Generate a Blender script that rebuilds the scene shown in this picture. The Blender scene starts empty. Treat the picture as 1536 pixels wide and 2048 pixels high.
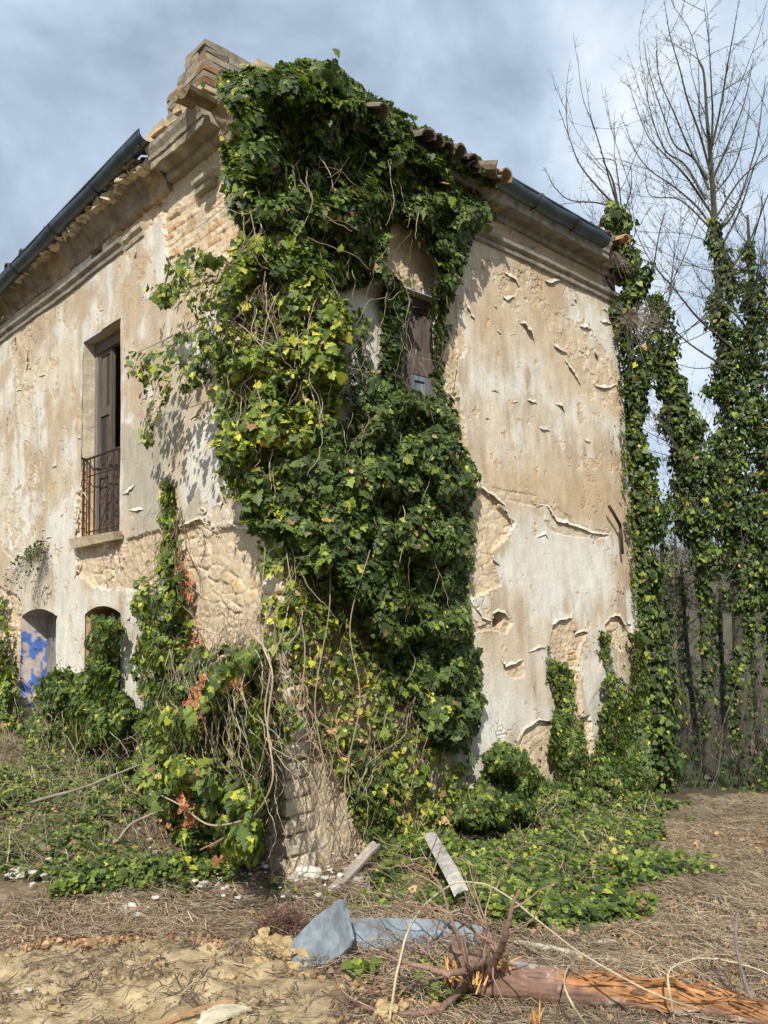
import bpy, math, random
import numpy as np
from mathutils import Vector
rng = np.random.default_rng(7)
random.seed(7)
S = bpy.context.scene
COL = S.collection

# ------------------------------------------------------------------ camera, sky, sun, exposure
FPX = 1579.19
AR = np.array([0.72308534, -0.69004306, -0.0314351])
AU = np.array([-0.05665591, -0.10460064, 0.9928992])
AF = np.array([0.68843133, 0.71616987, 0.11473021])
CAM = np.array([-3.9482858, -5.35185561, 2.15])
cd = bpy.data.cameras.new('camera'); cam = bpy.data.objects.new('camera', cd); COL.objects.link(cam)
from mathutils import Matrix
M4 = Matrix(((AR[0], AU[0], -AF[0], CAM[0]), (AR[1], AU[1], -AF[1], CAM[1]), (AR[2], AU[2], -AF[2], CAM[2]), (0, 0, 0, 1)))
cam.matrix_world = M4
cd.sensor_fit = 'VERTICAL'; cd.sensor_height = 36.0; cd.lens = FPX / 2048 * 36.0
cd.clip_start = 0.05; cd.clip_end = 3000
S.camera = cam
S.render.resolution_x = 768; S.render.resolution_y = 1024
S.view_settings.view_transform = 'Standard'; S.view_settings.look = 'None'
S.view_settings.exposure = 0.32; S.view_settings.gamma = 1.0

LD = np.array([0.60, 0.53, -0.67]); LD /= np.linalg.norm(LD)      # light travel direction
sl = bpy.data.lights.new('sun', 'SUN'); sl.energy = 4.2; sl.angle = math.radians(0.55); sl.color = (1.0, 0.945, 0.865)
so = bpy.data.objects.new('sun', sl); COL.objects.link(so)
so.rotation_euler = Vector(LD).to_track_quat('-Z', 'Y').to_euler()
so.location = (-10, -10, 20)
SUN_EL = math.asin(-LD[2]); SUN_AZ = math.atan2(-LD[0], -LD[1])     # from +Y, clockwise

w = bpy.data.worlds.new('World'); S.world = w; w.use_nodes = True
nt = w.node_tree; nt.nodes.clear()
def N(t, ty, **kw):
    n = t.nodes.new(ty)
    for k, v in kw.items():
        if k.startswith('i_'): n.inputs[int(k[2:])].default_value = v
        else: setattr(n, k, v)
    return n
def LK(t, a, b): t.links.new(a, b)
def ramp(t, fac, stops):
    r = N(t, 'ShaderNodeValToRGB'); e = r.color_ramp.elements
    e[0].position, e[0].color = stops[0][0], (*stops[0][1], 1)
    e[1].position, e[1].color = stops[-1][0], (*stops[-1][1], 1)
    for p, c in stops[1:-1]:
        x = e.new(p); x.color = (*c, 1)
    LK(t, fac, r.inputs[0]); return r.outputs[0]
def mixc(t, fac, a, b, mode='MIX'):
    m = N(t, 'ShaderNodeMix', data_type='RGBA', blend_type=mode)
    for s, v in ((m.inputs[0], fac), (m.inputs[6], a), (m.inputs[7], b)):
        if hasattr(v, 'node'): LK(t, v, s)
        else: s.default_value = v if not isinstance(v, tuple) else (*v, 1)
    return m.outputs[2]
def mth(t, op, a, b=None):
    m = N(t, 'ShaderNodeMath', operation=op)
    for s, v in ((m.inputs[0], a), (m.inputs[1], b)):
        if v is None: continue
        if hasattr(v, 'node'): LK(t, v, s)
        else: s.default_value = v
    return m.outputs[0]
sky = N(nt, 'ShaderNodeTexSky', sky_type='NISHITA'); sky.sun_disc = False
sky.sun_elevation = SUN_EL; sky.sun_rotation = SUN_AZ; sky.air_density = 1.2; sky.dust_density = 1.5; sky.ozone_density = 1.5
tc = N(nt, 'ShaderNodeTexCoord')
mp = N(nt, 'ShaderNodeMapping'); mp.inputs['Scale'].default_value = (1.0, 1.0, 1.25); mp.inputs['Location'].default_value = (0.35, 0.1, 0.2)
LK(nt, tc.outputs['Generated'], mp.inputs[0])
n1 = N(nt, 'ShaderNodeTexNoise'); n1.inputs['Scale'].default_value = 2.6; n1.inputs['Detail'].default_value = 7; n1.inputs['Roughness'].default_value = 0.55; n1.inputs['Distortion'].default_value = 0.25
n2 = N(nt, 'ShaderNodeTexNoise'); n2.inputs['Scale'].default_value = 4.8; n2.inputs['Detail'].default_value = 8; n2.inputs['Roughness'].default_value = 0.5; n2.inputs['Distortion'].default_value = 0.3
LK(nt, mp.outputs[0], n1.inputs[0]); LK(nt, mp.outputs[0], n2.inputs[0])
cmask = ramp(nt, n1.outputs[0], [(0.32, (0.7,) * 3), (0.5, (0.92,) * 3), (0.65, (0.99,) * 3)])
cloud = ramp(nt, n2.outputs[0], [(0.36, (2.9, 3.65, 4.6)), (0.45, (3.7, 4.6, 5.7)), (0.55, (4.8, 5.8, 7.0)), (0.70, (7.2, 7.8, 8.5))])
skc = mixc(nt, cmask, sky.outputs[0], cloud)
bg = N(nt, 'ShaderNodeBackground'); bg.inputs[1].default_value = 0.105
LK(nt, skc, bg.inputs[0]); wo = N(nt, 'ShaderNodeOutputWorld'); LK(nt, bg.outputs[0], wo.inputs[0])

# ------------------------------------------------------------------ helpers
def ray(x, y):
    x = np.asarray(x, float); y = np.asarray(y, float)
    return AF + ((x - 768) / FPX)[..., None] * AR - ((y - 1024) / FPX)[..., None] * AU
def on(plane, x, y, off=0.0):
    """point of the photograph measured on a wall plane (L: x=-off, R: y=-off, D: plane across the corner)"""
    d = ray(x, y); off = np.asarray(off, float)
    if plane == 'L': t = (-off - CAM[0]) / d[..., 0]
    elif plane == 'R': t = (-off - CAM[1]) / d[..., 1]
    else: t = (-off * 1.4142 - CAM[0] - CAM[1]) / (d[..., 0] + d[..., 1])
    return CAM + d * t[..., None]
def at_depth(x, y, D):
    return CAM + ray(x, y) * np.asarray(D, float)[..., None]
def _h(ix, iy, iz):
    h = (ix.astype(np.int64) * 374761393 + iy.astype(np.int64) * 668265263 + iz.astype(np.int64) * 2147483647 // 7) & 0xffffffff
    h = ((h ^ (h >> 13)) * 1274126177) & 0xffffffff
    h = (h ^ (h >> 16)) & 0xffffffff
    return h / 4294967295.0
def vn(x, y, seed=0):
    x, y = np.broadcast_arrays(np.asarray(x, float), np.asarray(y, float))
    ix, iy = np.floor(x), np.floor(y); fx, fy = x - ix, y - iy
    fx = fx * fx * (3 - 2 * fx); fy = fy * fy * (3 - 2 * fy); s = np.full(ix.shape, seed * 131 + 17)
    a = _h(ix, iy, s); b = _h(ix + 1, iy, s); c = _h(ix, iy + 1, s); d = _h(ix + 1, iy + 1, s)
    return (a * (1 - fx) + b * fx) * (1 - fy) + (c * (1 - fx) + d * fx) * fy
def fbm(x, y, seed=0, oct=4, g=0.5):
    t = 0; a = 1; n = 0
    for o in range(oct):
        t = t + a * vn(np.asarray(x) * 2 ** o + 7.3 * o, np.asarray(y) * 2 ** o - 3.1 * o, seed + o); n += a; a *= g
    return t / n
def sst(a, b, x):
    t = np.clip((x - a) / (b - a), 0, 1); return t * t * (3 - 2 * t)
def cell(x, y, seed=0, jit=0.8):
    """F1, F2 and a random value of the nearest cell"""
    ix, iy = np.floor(x), np.floor(y); f1 = np.full(x.shape, 9.0); f2 = f1.copy(); cid = np.zeros(x.shape)
    for dx in (-1, 0, 1):
        for dy in (-1, 0, 1):
            cx, cy = ix + dx, iy + dy
            s = np.full(x.shape, seed * 77 + 5)
            px = cx + 0.5 + jit * (_h(cx, cy, s) - 0.5); py = cy + 0.5 + jit * (_h(cx, cy, s + 1) - 0.5)
            d = np.hypot(x - px, y - py); r = _h(cx, cy, s + 2)
            m = d < f1
            f2 = np.where(m, f1, np.minimum(f2, d)); cid = np.where(m, r, cid); f1 = np.where(m, d, f1)
    return f1, f2, cid
def sdpoly(px, py, poly):
    """signed distance, positive inside"""
    P = np.asarray(poly, float); d = np.full(px.shape, 1e9); ins = np.zeros(px.shape, bool)
    for i in range(len(P)):
        a, b = P[i], P[(i + 1) % len(P)]; e = b - a; wx, wy = px - a[0], py - a[1]
        t = np.clip((wx * e[0] + wy * e[1]) / max(1e-12, e @ e), 0, 1)
        d = np.minimum(d, np.hypot(wx - t * e[0], wy - t * e[1]))
        c = ((a[1] > py) != (b[1] > py)) & (px < (b[0] - a[0]) * (py - a[1]) / ((b[1] - a[1]) if abs(b[1] - a[1]) > 1e-9 else 1e-9) + a[0])
        ins ^= c
    return np.where(ins, d, -d)
def link(name, me, parent=None, mat=None):
    o = bpy.data.objects.new(name, me); COL.objects.link(o)
    if parent: o.parent = parent
    if mat: me.materials.append(mat)
    return o
def tag(o, label=None, cat=None, group=None, kind=None):
    if label: o['label'] = label
    if cat: o['category'] = cat
    if group: o['group'] = group
    if kind: o['kind'] = kind
    return o
def thing(name, label, cat, loc=(0, 0, 0), group=None):
    o = bpy.data.objects.new(name, None); COL.objects.link(o); o.empty_display_size = 0.2
    return tag(o, label, cat, group)
class MB:
    """collects shapes for ONE mesh object"""
    def __init__(s): s.v = []; s.f = []; s.c = []; s.n = 0
    def add(s, V, F, c=None):
        V = np.asarray(V, float); s.v.append(V)
        for f in F: s.f.append([i + s.n for i in f])
        s.c.append(np.tile(np.array(c if c is not None else (1, 1, 1)), (len(V), 1)) if (c is None or np.ndim(c) == 1) else np.asarray(c))
        s.n += len(V); return s
    def box(s, lo, hi, jit=0.0, c=None, sub=0):
        lo, hi = np.array(lo, float), np.array(hi, float)
        V = np.array([[x, y, z] for x in (0, 1) for y in (0, 1) for z in (0, 1)], float)
        V = lo + V * (hi - lo) + (rng.normal(0, jit, (8, 3)) if jit else 0)
        return s.add(V, [(0, 1, 3, 2), (4, 6, 7, 5), (0, 4, 5, 1), (2, 3, 7, 6), (0, 2, 6, 4), (1, 5, 7, 3)], c)
    def tube(s, P, R, n=5, c=None, cap=True):
        P = np.asarray(P, float); K = len(P); R = np.broadcast_to(np.asarray(R, float), (K,))
        T = np.gradient(P, axis=0); T /= np.maximum(1e-9, np.linalg.norm(T, axis=1))[:, None]
        a = np.array([0, 0, 1.0]) if abs(T[0][2]) < 0.9 else np.array([1.0, 0, 0])
        u = np.cross(T[0], a); u /= np.linalg.norm(u); V = []
        for k in range(K):
            u = u - T[k] * (u @ T[k]); u /= max(1e-9, np.linalg.norm(u)); q = np.cross(T[k], u)
            for j in range(n):
                an = 2 * math.pi * j / n; V.append(P[k] + R[k] * (math.cos(an) * u + math.sin(an) * q))
        F = [(k * n + j, k * n + (j + 1) % n, (k + 1) * n + (j + 1) % n, (k + 1) * n + j) for k in range(K - 1) for j in range(n)]
        if cap: F += [tuple(range(n - 1, -1, -1)), tuple(range((K - 1) * n, K * n))]
        if c is not None and np.ndim(c) == 2 and len(c) == K: c = np.repeat(np.asarray(c), n, axis=0)
        return s.add(V, F, c)
    def build(s, name, mat, parent=None, smooth=False):
        me = bpy.data.meshes.new(name); V = np.concatenate(s.v)
        me.from_pydata(V.tolist(), [], s.f)
        at = me.attributes.new('tint', 'FLOAT_COLOR', 'POINT'); C = np.concatenate(s.c)
        at.data.foreach_set('color', np.concatenate([C, np.ones((len(C), 1))], 1).astype(np.float32).ravel())
        if smooth: me.polygons.foreach_set('use_smooth', np.ones(len(me.polygons), bool))
        me.update(); return link(name, me, parent, mat)
def raw(name, V, F, C=None, mat=None, parent=None, smooth=True):
    """fast mesh from arrays; F is (n,k)"""
    me = bpy.data.meshes.new(name); V = np.asarray(V, np.float32); F = np.asarray(F, np.int32); k = F.shape[1]
    me.vertices.add(len(V)); me.vertices.foreach_set('co', V.ravel())
    me.loops.add(F.size); me.loops.foreach_set('vertex_index', F.ravel())
    me.polygons.add(len(F)); me.polygons.foreach_set('loop_start', np.arange(0, F.size, k, dtype=np.int32))
    me.polygons.foreach_set('loop_total', np.full(len(F), k, np.int32))
    me.polygons.foreach_set('use_smooth', np.full(len(F), smooth, bool))
    if C is not None:
        at = me.attributes.new('tint', 'FLOAT_COLOR', 'POINT')
        at.data.foreach_set('color', np.concatenate([C, np.ones((len(C), 1))], 1).astype(np.float32).ravel())
    me.update(calc_edges=True); me.validate()
    return link(name, me, parent, mat)
def smooth_path(P, n=8):
    P = np.asarray(P, float); Q = np.vstack([2 * P[0] - P[1], P, 2 * P[-1] - P[-2]]); out = []
    for i in range(1, len(Q) - 2):
        for k in range(n):
            t = k / n
            out.append(0.5 * ((2 * Q[i]) + (Q[i + 1] - Q[i - 1]) * t + (2 * Q[i - 1] - 5 * Q[i] + 4 * Q[i + 1] - Q[i + 2]) * t * t + (3 * Q[i] - Q[i - 1] - 3 * Q[i + 1] + Q[i + 2]) * t ** 3))
    out.append(P[-1]); return np.array(out)

# ------------------------------------------------------------------ materials
def mat(name, base=None, rough=0.85, tint=True, nscale=12, namt=0.35, stretch=(1, 1, 1), bump=0.3, bscale=60, bdist=0.01, metal=0.0, spec=0.3, extra=None, trans=0.0):
    m = bpy.data.materials.new(name); m.use_nodes = True; t = m.node_tree; t.nodes.clear()
    out = N(t, 'ShaderNodeOutputMaterial'); p = N(t, 'ShaderNodeBsdfPrincipled')
    tcn = N(t, 'ShaderNodeTexCoord'); mpn = N(t, 'ShaderNodeMapping'); mpn.inputs['Scale'].default_value = stretch
    LK(t, tcn.outputs['Object'], mpn.inputs[0])
    col = (*base, 1) if base else (1, 1, 1, 1)
    if tint:
        a = N(t, 'ShaderNodeAttribute', attribute_name='tint'); cur = a.outputs[0]
        if base: cur = mixc(t, 1.0, cur, base, 'MULTIPLY')
    else:
        r = N(t, 'ShaderNodeRGB'); r.outputs[0].default_value = col; cur = r.outputs[0]
    nz = N(t, 'ShaderNodeTexNoise'); nz.inputs['Scale'].default_value = nscale; nz.inputs['Detail'].default_value = 6; nz.inputs['Roughness'].default_value = 0.65
    LK(t, mpn.outputs[0], nz.inputs[0])
    g = ramp(t, nz.outputs[0], [(0.25, (1 - namt,) * 3), (0.5, (1.0,) * 3), (0.75, (1 + namt,) * 3)])
    cur = mixc(t, 1.0, cur, g, 'MULTIPLY')
    if extra: cur = extra(t, cur, mpn.outputs[0])
    LK(t, cur, p.inputs['Base Color']); p.inputs['Roughness'].default_value = rough; p.inputs['Metallic'].default_value = metal
    p.inputs['Specular IOR Level'].default_value = spec
    if bump:
        nb = N(t, 'ShaderNodeTexNoise'); nb.inputs['Scale'].default_value = bscale; nb.inputs['Detail'].default_value = 5; nb.inputs['Roughness'].default_value = 0.7
        LK(t, mpn.outputs[0], nb.inputs[0]); b = N(t, 'ShaderNodeBump'); b.inputs['Strength'].default_value = bump; b.inputs['Distance'].default_value = bdist
        LK(t, nb.outputs[0], b.inputs['Height']); LK(t, b.outputs[0], p.inputs['Normal'])
    if trans:
        tr = N(t, 'ShaderNodeBsdfTranslucent'); mx = N(t, 'ShaderNodeMixShader'); mx.inputs[0].default_value = trans
        c2 = mixc(t, 1.0, cur, (1.25, 1.3, 0.7), 'MULTIPLY'); LK(t, c2, tr.inputs[0])
        LK(t, p.outputs[0], mx.inputs[1]); LK(t, tr.outputs[0], mx.inputs[2]); LK(t, mx.outputs[0], out.inputs[0])
    else: LK(t, p.outputs[0], out.inputs[0])
    return m
def grime(t, cur, vec):
    nz = N(t, 'ShaderNodeTexNoise'); nz.inputs['Scale'].default_value = 2.2; nz.inputs['Detail'].default_value = 9; nz.inputs['Roughness'].default_value = 0.72
    mp2 = N(t, 'ShaderNodeMapping'); mp2.inputs['Scale'].default_value = (2.6, 2.6, 1.1)
    tcn = N(t, 'ShaderNodeTexCoord'); LK(t, tcn.outputs['Object'], mp2.inputs[0]); LK(t, mp2.outputs[0], nz.inputs[0])
    g = ramp(t, nz.outputs[0], [(0.30, (0.80, 0.77, 0.73)), (0.5, (1, 1, 1)), (0.68, (1.10, 1.11, 1.12))])
    return mixc(t, 1.0, cur, g, 'MULTIPLY')
M_wall = mat('lime_plaster', rough=0.93, nscale=38, namt=0.20, bump=0.8, bscale=60, bdist=0.006, extra=grime, spec=0.15)
M_stone = mat('cornice_stone', rough=0.92, nscale=9, namt=0.38, bump=0.7, bscale=40, bdist=0.012, extra=grime, spec=0.15)
M_zinc = mat('zinc_gutter', (0.085, 0.11, 0.13), rough=0.42, tint=True, nscale=5, namt=0.45, bump=0.1, bscale=20, metal=0.55, spec=0.5)
M_iron = mat('rusted_iron', (0.05, 0.028, 0.022), rough=0.8, tint=True, nscale=30, namt=0.5, bump=0.3)
M_wood = mat('weathered_wood', rough=0.85, nscale=6, namt=0.55, stretch=(9, 9, 0.6), bump=0.6, bscale=9, bdist=0.01)
M_board = mat('weathered_board', rough=0.85, nscale=11, namt=0.5, bump=0.25, bscale=18, bdist=0.006)
M_tile = mat('clay_tile', rough=0.9, nscale=14, namt=0.5, bump=0.5, bscale=35)
M_leaf = mat('ivy_leaf', rough=0.5, nscale=25, namt=0.3, bump=0.0, spec=0.32, trans=0.28)
M_dead = mat('withered_leaf', rough=0.8, nscale=25, namt=0.3, bump=0.0, trans=0.2)
M_bark = mat('tree_bark', rough=0.9, nscale=18, namt=0.5, stretch=(1, 1, 0.3), bump=0.6, bscale=30)
M_vine = mat('vine_stem', rough=0.85, nscale=30, namt=0.3, bump=0.2)
M_soil = mat('soil', rough=0.97, nscale=18, namt=0.3, bump=0.8, bscale=70, bdist=0.012, spec=0.1)
M_straw = mat('dry_straw', rough=0.8, nscale=20, namt=0.25, bump=0.0)
M_rock = mat('rubble_stone', rough=0.95, nscale=12, namt=0.25, bump=0.6, bscale=50)
M_log = mat('log_bark', rough=0.75, nscale=14, namt=0.4, stretch=(1, 1, 1), bump=0.7, bscale=45, bdist=0.006)

# ------------------------------------------------------------------ ground
def gz(x, y):
    x = np.asarray(x, float); y = np.asarray(y, float)
    s = -(x * 0.69 + y * 0.71)
    z = np.where(s > 0, 0.07 * s, 0.115 * s)
    z = np.minimum(z, 0.5)
    z = z + 0.135 * np.clip(y, 0, 6) * sst(2.0, -1.0, x)
    # debris heaped along the left wall foot
    z = z + 0.28 * sst(-1.5, -0.1, x) * sst(0.6, 2.0, y)
    r = np.hypot(x + 3.95, y + 5.35)
    z = np.where(s < -9, np.maximum(z, -1.15), z)
    zf = -1.15 + 0.02 * np.clip(r - 16, 0, 40) + 0.052 * np.clip(r - 45, 0, 95) + fbm(x / 25, y / 25, 5, 3) * 3 * sst(40, 120, r)
    z = z * (1 - sst(11, 17, r)) + zf * sst(11, 17, r)
    return z
def gdetail(x, y):
    return (fbm(x * 1.3, y * 1.3, 21, 4) - 0.5) * 0.14 + (fbm(x * 7, y * 7, 25, 3) - 0.5) * 0.05
def gh(x, y): return gz(x, y) + gdetail(x, y)
def G(x, y, h=0.0):
    """photograph point on the ground (h metres above it)"""
    d = ray(x, y); x = np.asarray(x, float); h = np.broadcast_to(np.asarray(h, float), x.shape)
    t = np.full(x.shape, 1.5)
    prev = t.copy(); done = np.zeros(x.shape, bool); res = t.copy()
    for k in range(700):
        P = CAM + d * t[..., None]; below = P[..., 2] < gh(P[..., 0], P[..., 1]) + h
        res = np.where(below & ~done, (t + prev) / 2, res); done |= below; prev = t; t = t * 1.006
        if done.all(): break
    return CAM + d * res[..., None]
SOIL = [(-400, 1780), (0, 1815), (200, 1830), (330, 1850), (470, 1865), (560, 1900), (640, 1930), (700, 1990), (860, 2020), (900, 2060), (900, 2600), (-400, 2600)]
SOILW = None
def to_ground(poly):
    P = np.array(poly, float); q = G(P[:, 0], P[:, 1]); return q[:, :2]
def build_ground():
    th0 = math.atan2(AF[1], AF[0])
    a = np.concatenate([np.linspace(-0.62, 0.62, 250), np.linspace(0.66, 2 * math.pi - 0.66, 50)])
    r = np.concatenate([[0.0], np.exp(np.linspace(math.log(1.0), math.log(11), 340)), np.exp(np.linspace(math.log(11.4), math.log(700), 90))])
    A_, R_ = np.meshgrid(a, r, indexing='ij')
    X = CAM[0] + R_ * np.cos(th0 + A_); Y = CAM[1] + R_ * np.sin(th0 + A_); Z = gh(X, Y)
    rr = R_
    sd = sdpoly(X.ravel(), Y.ravel(), to_ground(SOIL_P)).reshape(X.shape)
    soil = sst(-0.25, 0.25, sd + (fbm(X * 2.2, Y * 2.2, 33) - 0.5) * 0.9)
    lump = fbm(X * 9, Y * 9, 40, 4); Z = Z + soil * (lump - 0.5) * 0.075 + soil * (fbm(X * 30, Y * 30, 41, 3) - .5) * .022 * sst(9, 6, rr) + soil * sst(0.6, 0.72, fbm(X * 16, Y * 16, 44, 2)) * 0.010
    c_soil = np.array([0.46, 0.345, 0.185]); c_soil2 = np.array([0.33, 0.235, 0.13]); c_litter = np.array([0.15, 0.11, 0.07]); c_dry = np.array([0.22, 0.165, 0.105])
    n = fbm(X * 3, Y * 3, 50)[..., None]; n2 = fbm(X * 14, Y * 14, 51, 3)[..., None]
    C = c_litter * (1 - sst(0.35, 0.7, n)) + c_dry * sst(0.35, 0.7, n); C = C * (0.7 + 0.6 * n2)
    c_soil = np.array([0.50, 0.39, 0.225]); cs = c_soil * (1 - sst(0.45, 0.75, n2)) + c_soil2 * sst(0.45, 0.75, n2)
    C = C * (1 - soil[..., None]) + cs * soil[..., None]
    f = rr[..., None]
    C = C * (1 - sst(9.5, 12, f)) + np.array([0.10, 0.085, 0.05]) * sst(9.5, 12, f) * (0.6 + 0.8 * n)
    C = C * (1 - sst(14.5, 15.2, f)) + np.array([0.065, 0.10, 0.035]) * (.6 + .8 * n2) * sst(14.5, 15.2, f)
    C = C * (1 - sst(17.5, 18.2, f)) + np.array([0.30, 0.21, 0.15]) * sst(17.5, 18.2, f)
    C = C * (1 - sst(20.0, 21, f)) + (np.array([0.10, 0.09, 0.06]) * (0.5 + n)) * sst(20.0, 21, f)
    na, nr = A_.shape
    I = np.arange(na * nr).reshape(na, nr)
    I2 = np.vstack([I, I[:1]])
    F = np.stack([I2[:-1, :-1], I2[:-1, 1:], I2[1:, 1:], I2[1:, :-1]], -1).reshape(-1, 4)[:, ::-1]
    o = raw('ground', np.stack([X, Y, Z], -1).reshape(-1, 3), F, C.reshape(-1, 3), M_soil)
    tag(o, kind='structure'); return o
SOIL_P = [(-300, 1800), (0, 1815), (200, 1830), (330, 1850), (470, 1865), (560, 1900), (640, 1930), (700, 1990), (860, 2020), (900, 2060), (900, 2500), (-300, 2500)]
build_ground()

# ------------------------------------------------------------------ the house
house = thing('farmhouse', 'abandoned two-storey farmhouse with peeling cream plaster walls half buried in ivy', 'house')
# losses traced on the walls (photograph pixels -> wall coordinates); kinds: rubble, brick, render (rough ochre undercoat), shallow
LOSS_L = [('brick', [(325, 425), (372, 385), (430, 345), (470, 300), (560, 260), (560, 520), (470, 520), (420, 500), (345, 525), (332, 490)], 0.05),
 ('render', [(345, 520), (470, 520), (470, 600), (455, 640), (440, 600), (400, 620), (375, 600), (360, 570)], 0.03),
 ('rubble', [(215, 490), (335, 350), (480, 210), (560, 150), (560, 320), (440, 345), (330, 425), (270, 480)], 0.05),
 ('rubble', [(152, 992), (162, 985), (175, 1000), (178, 962), (192, 955), (196, 1064), (250, 1072), (240, 1128), (222, 1180), (200, 1178), (170, 1160), (150, 1150), (155, 1080), (148, 1050)], 0.04),
 ('rubble', [(345, 1062), (400, 1035), (425, 1060), (470, 1050), (505, 1035), (545, 1060), (590, 1100), (590, 1340), (470, 1360), (372, 1370), (358, 1290), (345, 1230), (372, 1150), (372, 1100)], 0.05),
 ('rubble', [(-60, 1170), (20, 1180), (38, 1195), (44, 1236), (41, 1560), (-60, 1560)], 0.05),
 ('render', [(318, 975), (345, 958), (353, 1010), (362, 1060), (350, 1100), (325, 1090), (330, 1020)], 0.025),
 ('rubble', [(330, 1370), (600, 1290), (600, 1800), (200, 1800), (265, 1600), (290, 1470)], 0.05),
 ('render', [(252, 1075), (330, 1060), (345, 1150), (260, 1180), (235, 1175)], 0.03),
 ('shallow', [(10, 1010), (70, 1060), (55, 1115), (30, 1125), (5, 1100)], 0.02),
 ('shallow', [(395, 1010), (470, 980), (480, 1040), (410, 1050)], 0.03),
 ('shallow', [(20, 690), (60, 640), (85, 700), (70, 790), (40, 780)], 0.03)]
LOSS_R = [('render', [(893, 592), (912, 596), (918, 690), (916, 760), (930, 830), (938, 900), (925, 905), (903, 880), (884, 780), (880, 640)], 0.02),
 ('rubble', [(940, 972), (985, 988), (1030, 1048), (1005, 1080), (985, 1100), (992, 1140), (1003, 1172), (968, 1182), (930, 1205), (905, 1200), (905, 980)], 0.03),
 ('render', [(930, 1215), (960, 1255), (985, 1240), (1015, 1225), (1028, 1245), (1015, 1270), (985, 1262), (940, 1262)], 0.02),
 ('hole', [(990, 1226), (1003, 1222), (1010, 1240), (1004, 1256), (988, 1254)], 0.01),
 ('render', [(1105, 1246), (1122, 1238), (1142, 1233), (1150, 1262), (1178, 1262), (1160, 1290), (1155, 1345), (1165, 1425), (1130, 1440), (1112, 1330), (1100, 1290)], 0.02),
 ('brick', [(1138, 1300), (1156, 1300), (1165, 1440), (1145, 1440), (1140, 1380)], 0.01),
 ('rubble', [(1210, 1250), (1222, 1232), (1240, 1230), (1250, 1246), (1262, 1250), (1266, 1300), (1240, 1300), (1215, 1285)], 0.02),
 ('rubble', [(1035, 1492), (1048, 1458), (1075, 1438), (1108, 1440), (1180, 1430), (1200, 1640), (1060, 1620), (1040, 1530)], 0.02),
 ('render', [(1003, 1305), (1012, 1335), (1030, 1328), (1046, 1318), (1048, 1350), (1030, 1356), (1010, 1345)], 0.012),
 ('rubble', [(560, 1090), (700, 1190), (780, 1330), (850, 1440), (885, 1500), (905, 1560), (940, 1640), (950, 1800), (560, 1800)], 0.06),
 ('render', [(776, 470), (860, 470), (874, 578), (850, 575), (800, 555), (772, 520)], 0.03),
 ('render', [(770, 900), (940, 890), (930, 990), (780, 980)], 0.04),
 ('hole', [(1034, 642), (1048, 646), (1060, 656), (1070, 684), (1060, 676), (1050, 660)], 0.005),
 ('shallow', [(1095, 612), (1180, 650), (1236, 740), (1238, 820), (1180, 790), (1130, 720), (1100, 660)], 0.06),
 ('shallow', [(1000, 560), (1060, 540), (1090, 600), (1040, 630), (1000, 610)], 0.05),
 ('shallow', [(1060, 1005), (1110, 1010), (1160, 1050), (1222, 1064), (1215, 1076), (1150, 1075), (1100, 1062), (1070, 1030)], 0.012),
 ('shallow', [(985, 975), (1065, 990), (1100, 1005), (1100, 1015), (1050, 1010), (1000, 1000)], 0.012),
 ('shallow', [(905, 640), (922, 650), (935, 700), (925, 720), (912, 690)], 0.02)]
WHITE_L = [[(100, 1030), (165, 975), (150, 1080), (165, 1160), (240, 1180), (242, 1222), (170, 1228), (165, 1420), (118, 1400), (116, 1225), (108, 1130)],
 [(352, 1000), (375, 870), (430, 800), (525, 900), (520, 1040), (420, 1055), (385, 1090)], [(240, 1170), (300, 1150), (300, 1480), (245, 1400)], [(640, 560), (765, 560), (765, 860), (640, 860)]]
GREY_L = [[(246, 860), (300, 860), (372, 790), (356, 940), (322, 1000), (335, 1060), (300, 1130), (250, 1120)], [(362, 1015), (384, 1005), (388, 1045), (360, 1052)]]
WHITE_R = [[(940, 1280), (1110, 1300), (1100, 1440), (1040, 1480), (940, 1560)], [(1160, 1230), (1215, 1240), (1210, 1500), (1165, 1480)], [(1150, 620), (1235, 640), (1240, 740), (1180, 700)],
 [(600, 540), (770, 560), (770, 880), (600, 900)], [(1000, 1000), (1220, 1080), (1240, 1230), (1120, 1180), (1020, 1180)]]
OCHRE_R = [[(940, 500), (1130, 560), (1090, 700), (950, 690)], [(940, 900), (1240, 930), (1235, 1060), (960, 1000)], [(1100, 640), (1240, 740), (1245, 830), (1110, 780)], [(960, 1240), (1040, 1240), (1100, 1400), (1030, 1360), (960, 1320)],
 [(975, 430), (1228, 545), (1228, 590), (975, 470)]]
def wpoly(pl, poly):
    P = np.array(poly, float); q = on(pl, P[:, 0], P[:, 1]); return q[:, [1 if pl == 'L' else 0, 2]]
OPEN_L = [(3.02, 4.09, 3.04, 5.51, 0.0), (4.78, 6.04, -0.6, 2.12, 0.10), (2.99, 3.92, -0.6, 2.13, 0.09)]
q = on('L', np.array([183., 206.]), np.array([503., 503.])); 
hy0, hy1 = q[1][1], q[0][1]; q2 = on('L', np.array([195., 195.]), np.array([528., 490.]))
HOLE = (hy0, hy1, q2[0][2], q2[1][2], 0.0); OPEN_L.append(HOLE)
OPEN_R = [(1.28, 2.13, 2.9, 5.33, 0.0)]
def corner_h(z, pl):
    u = np.zeros_like(z); return wall_height(pl, u, z)[0]
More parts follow.
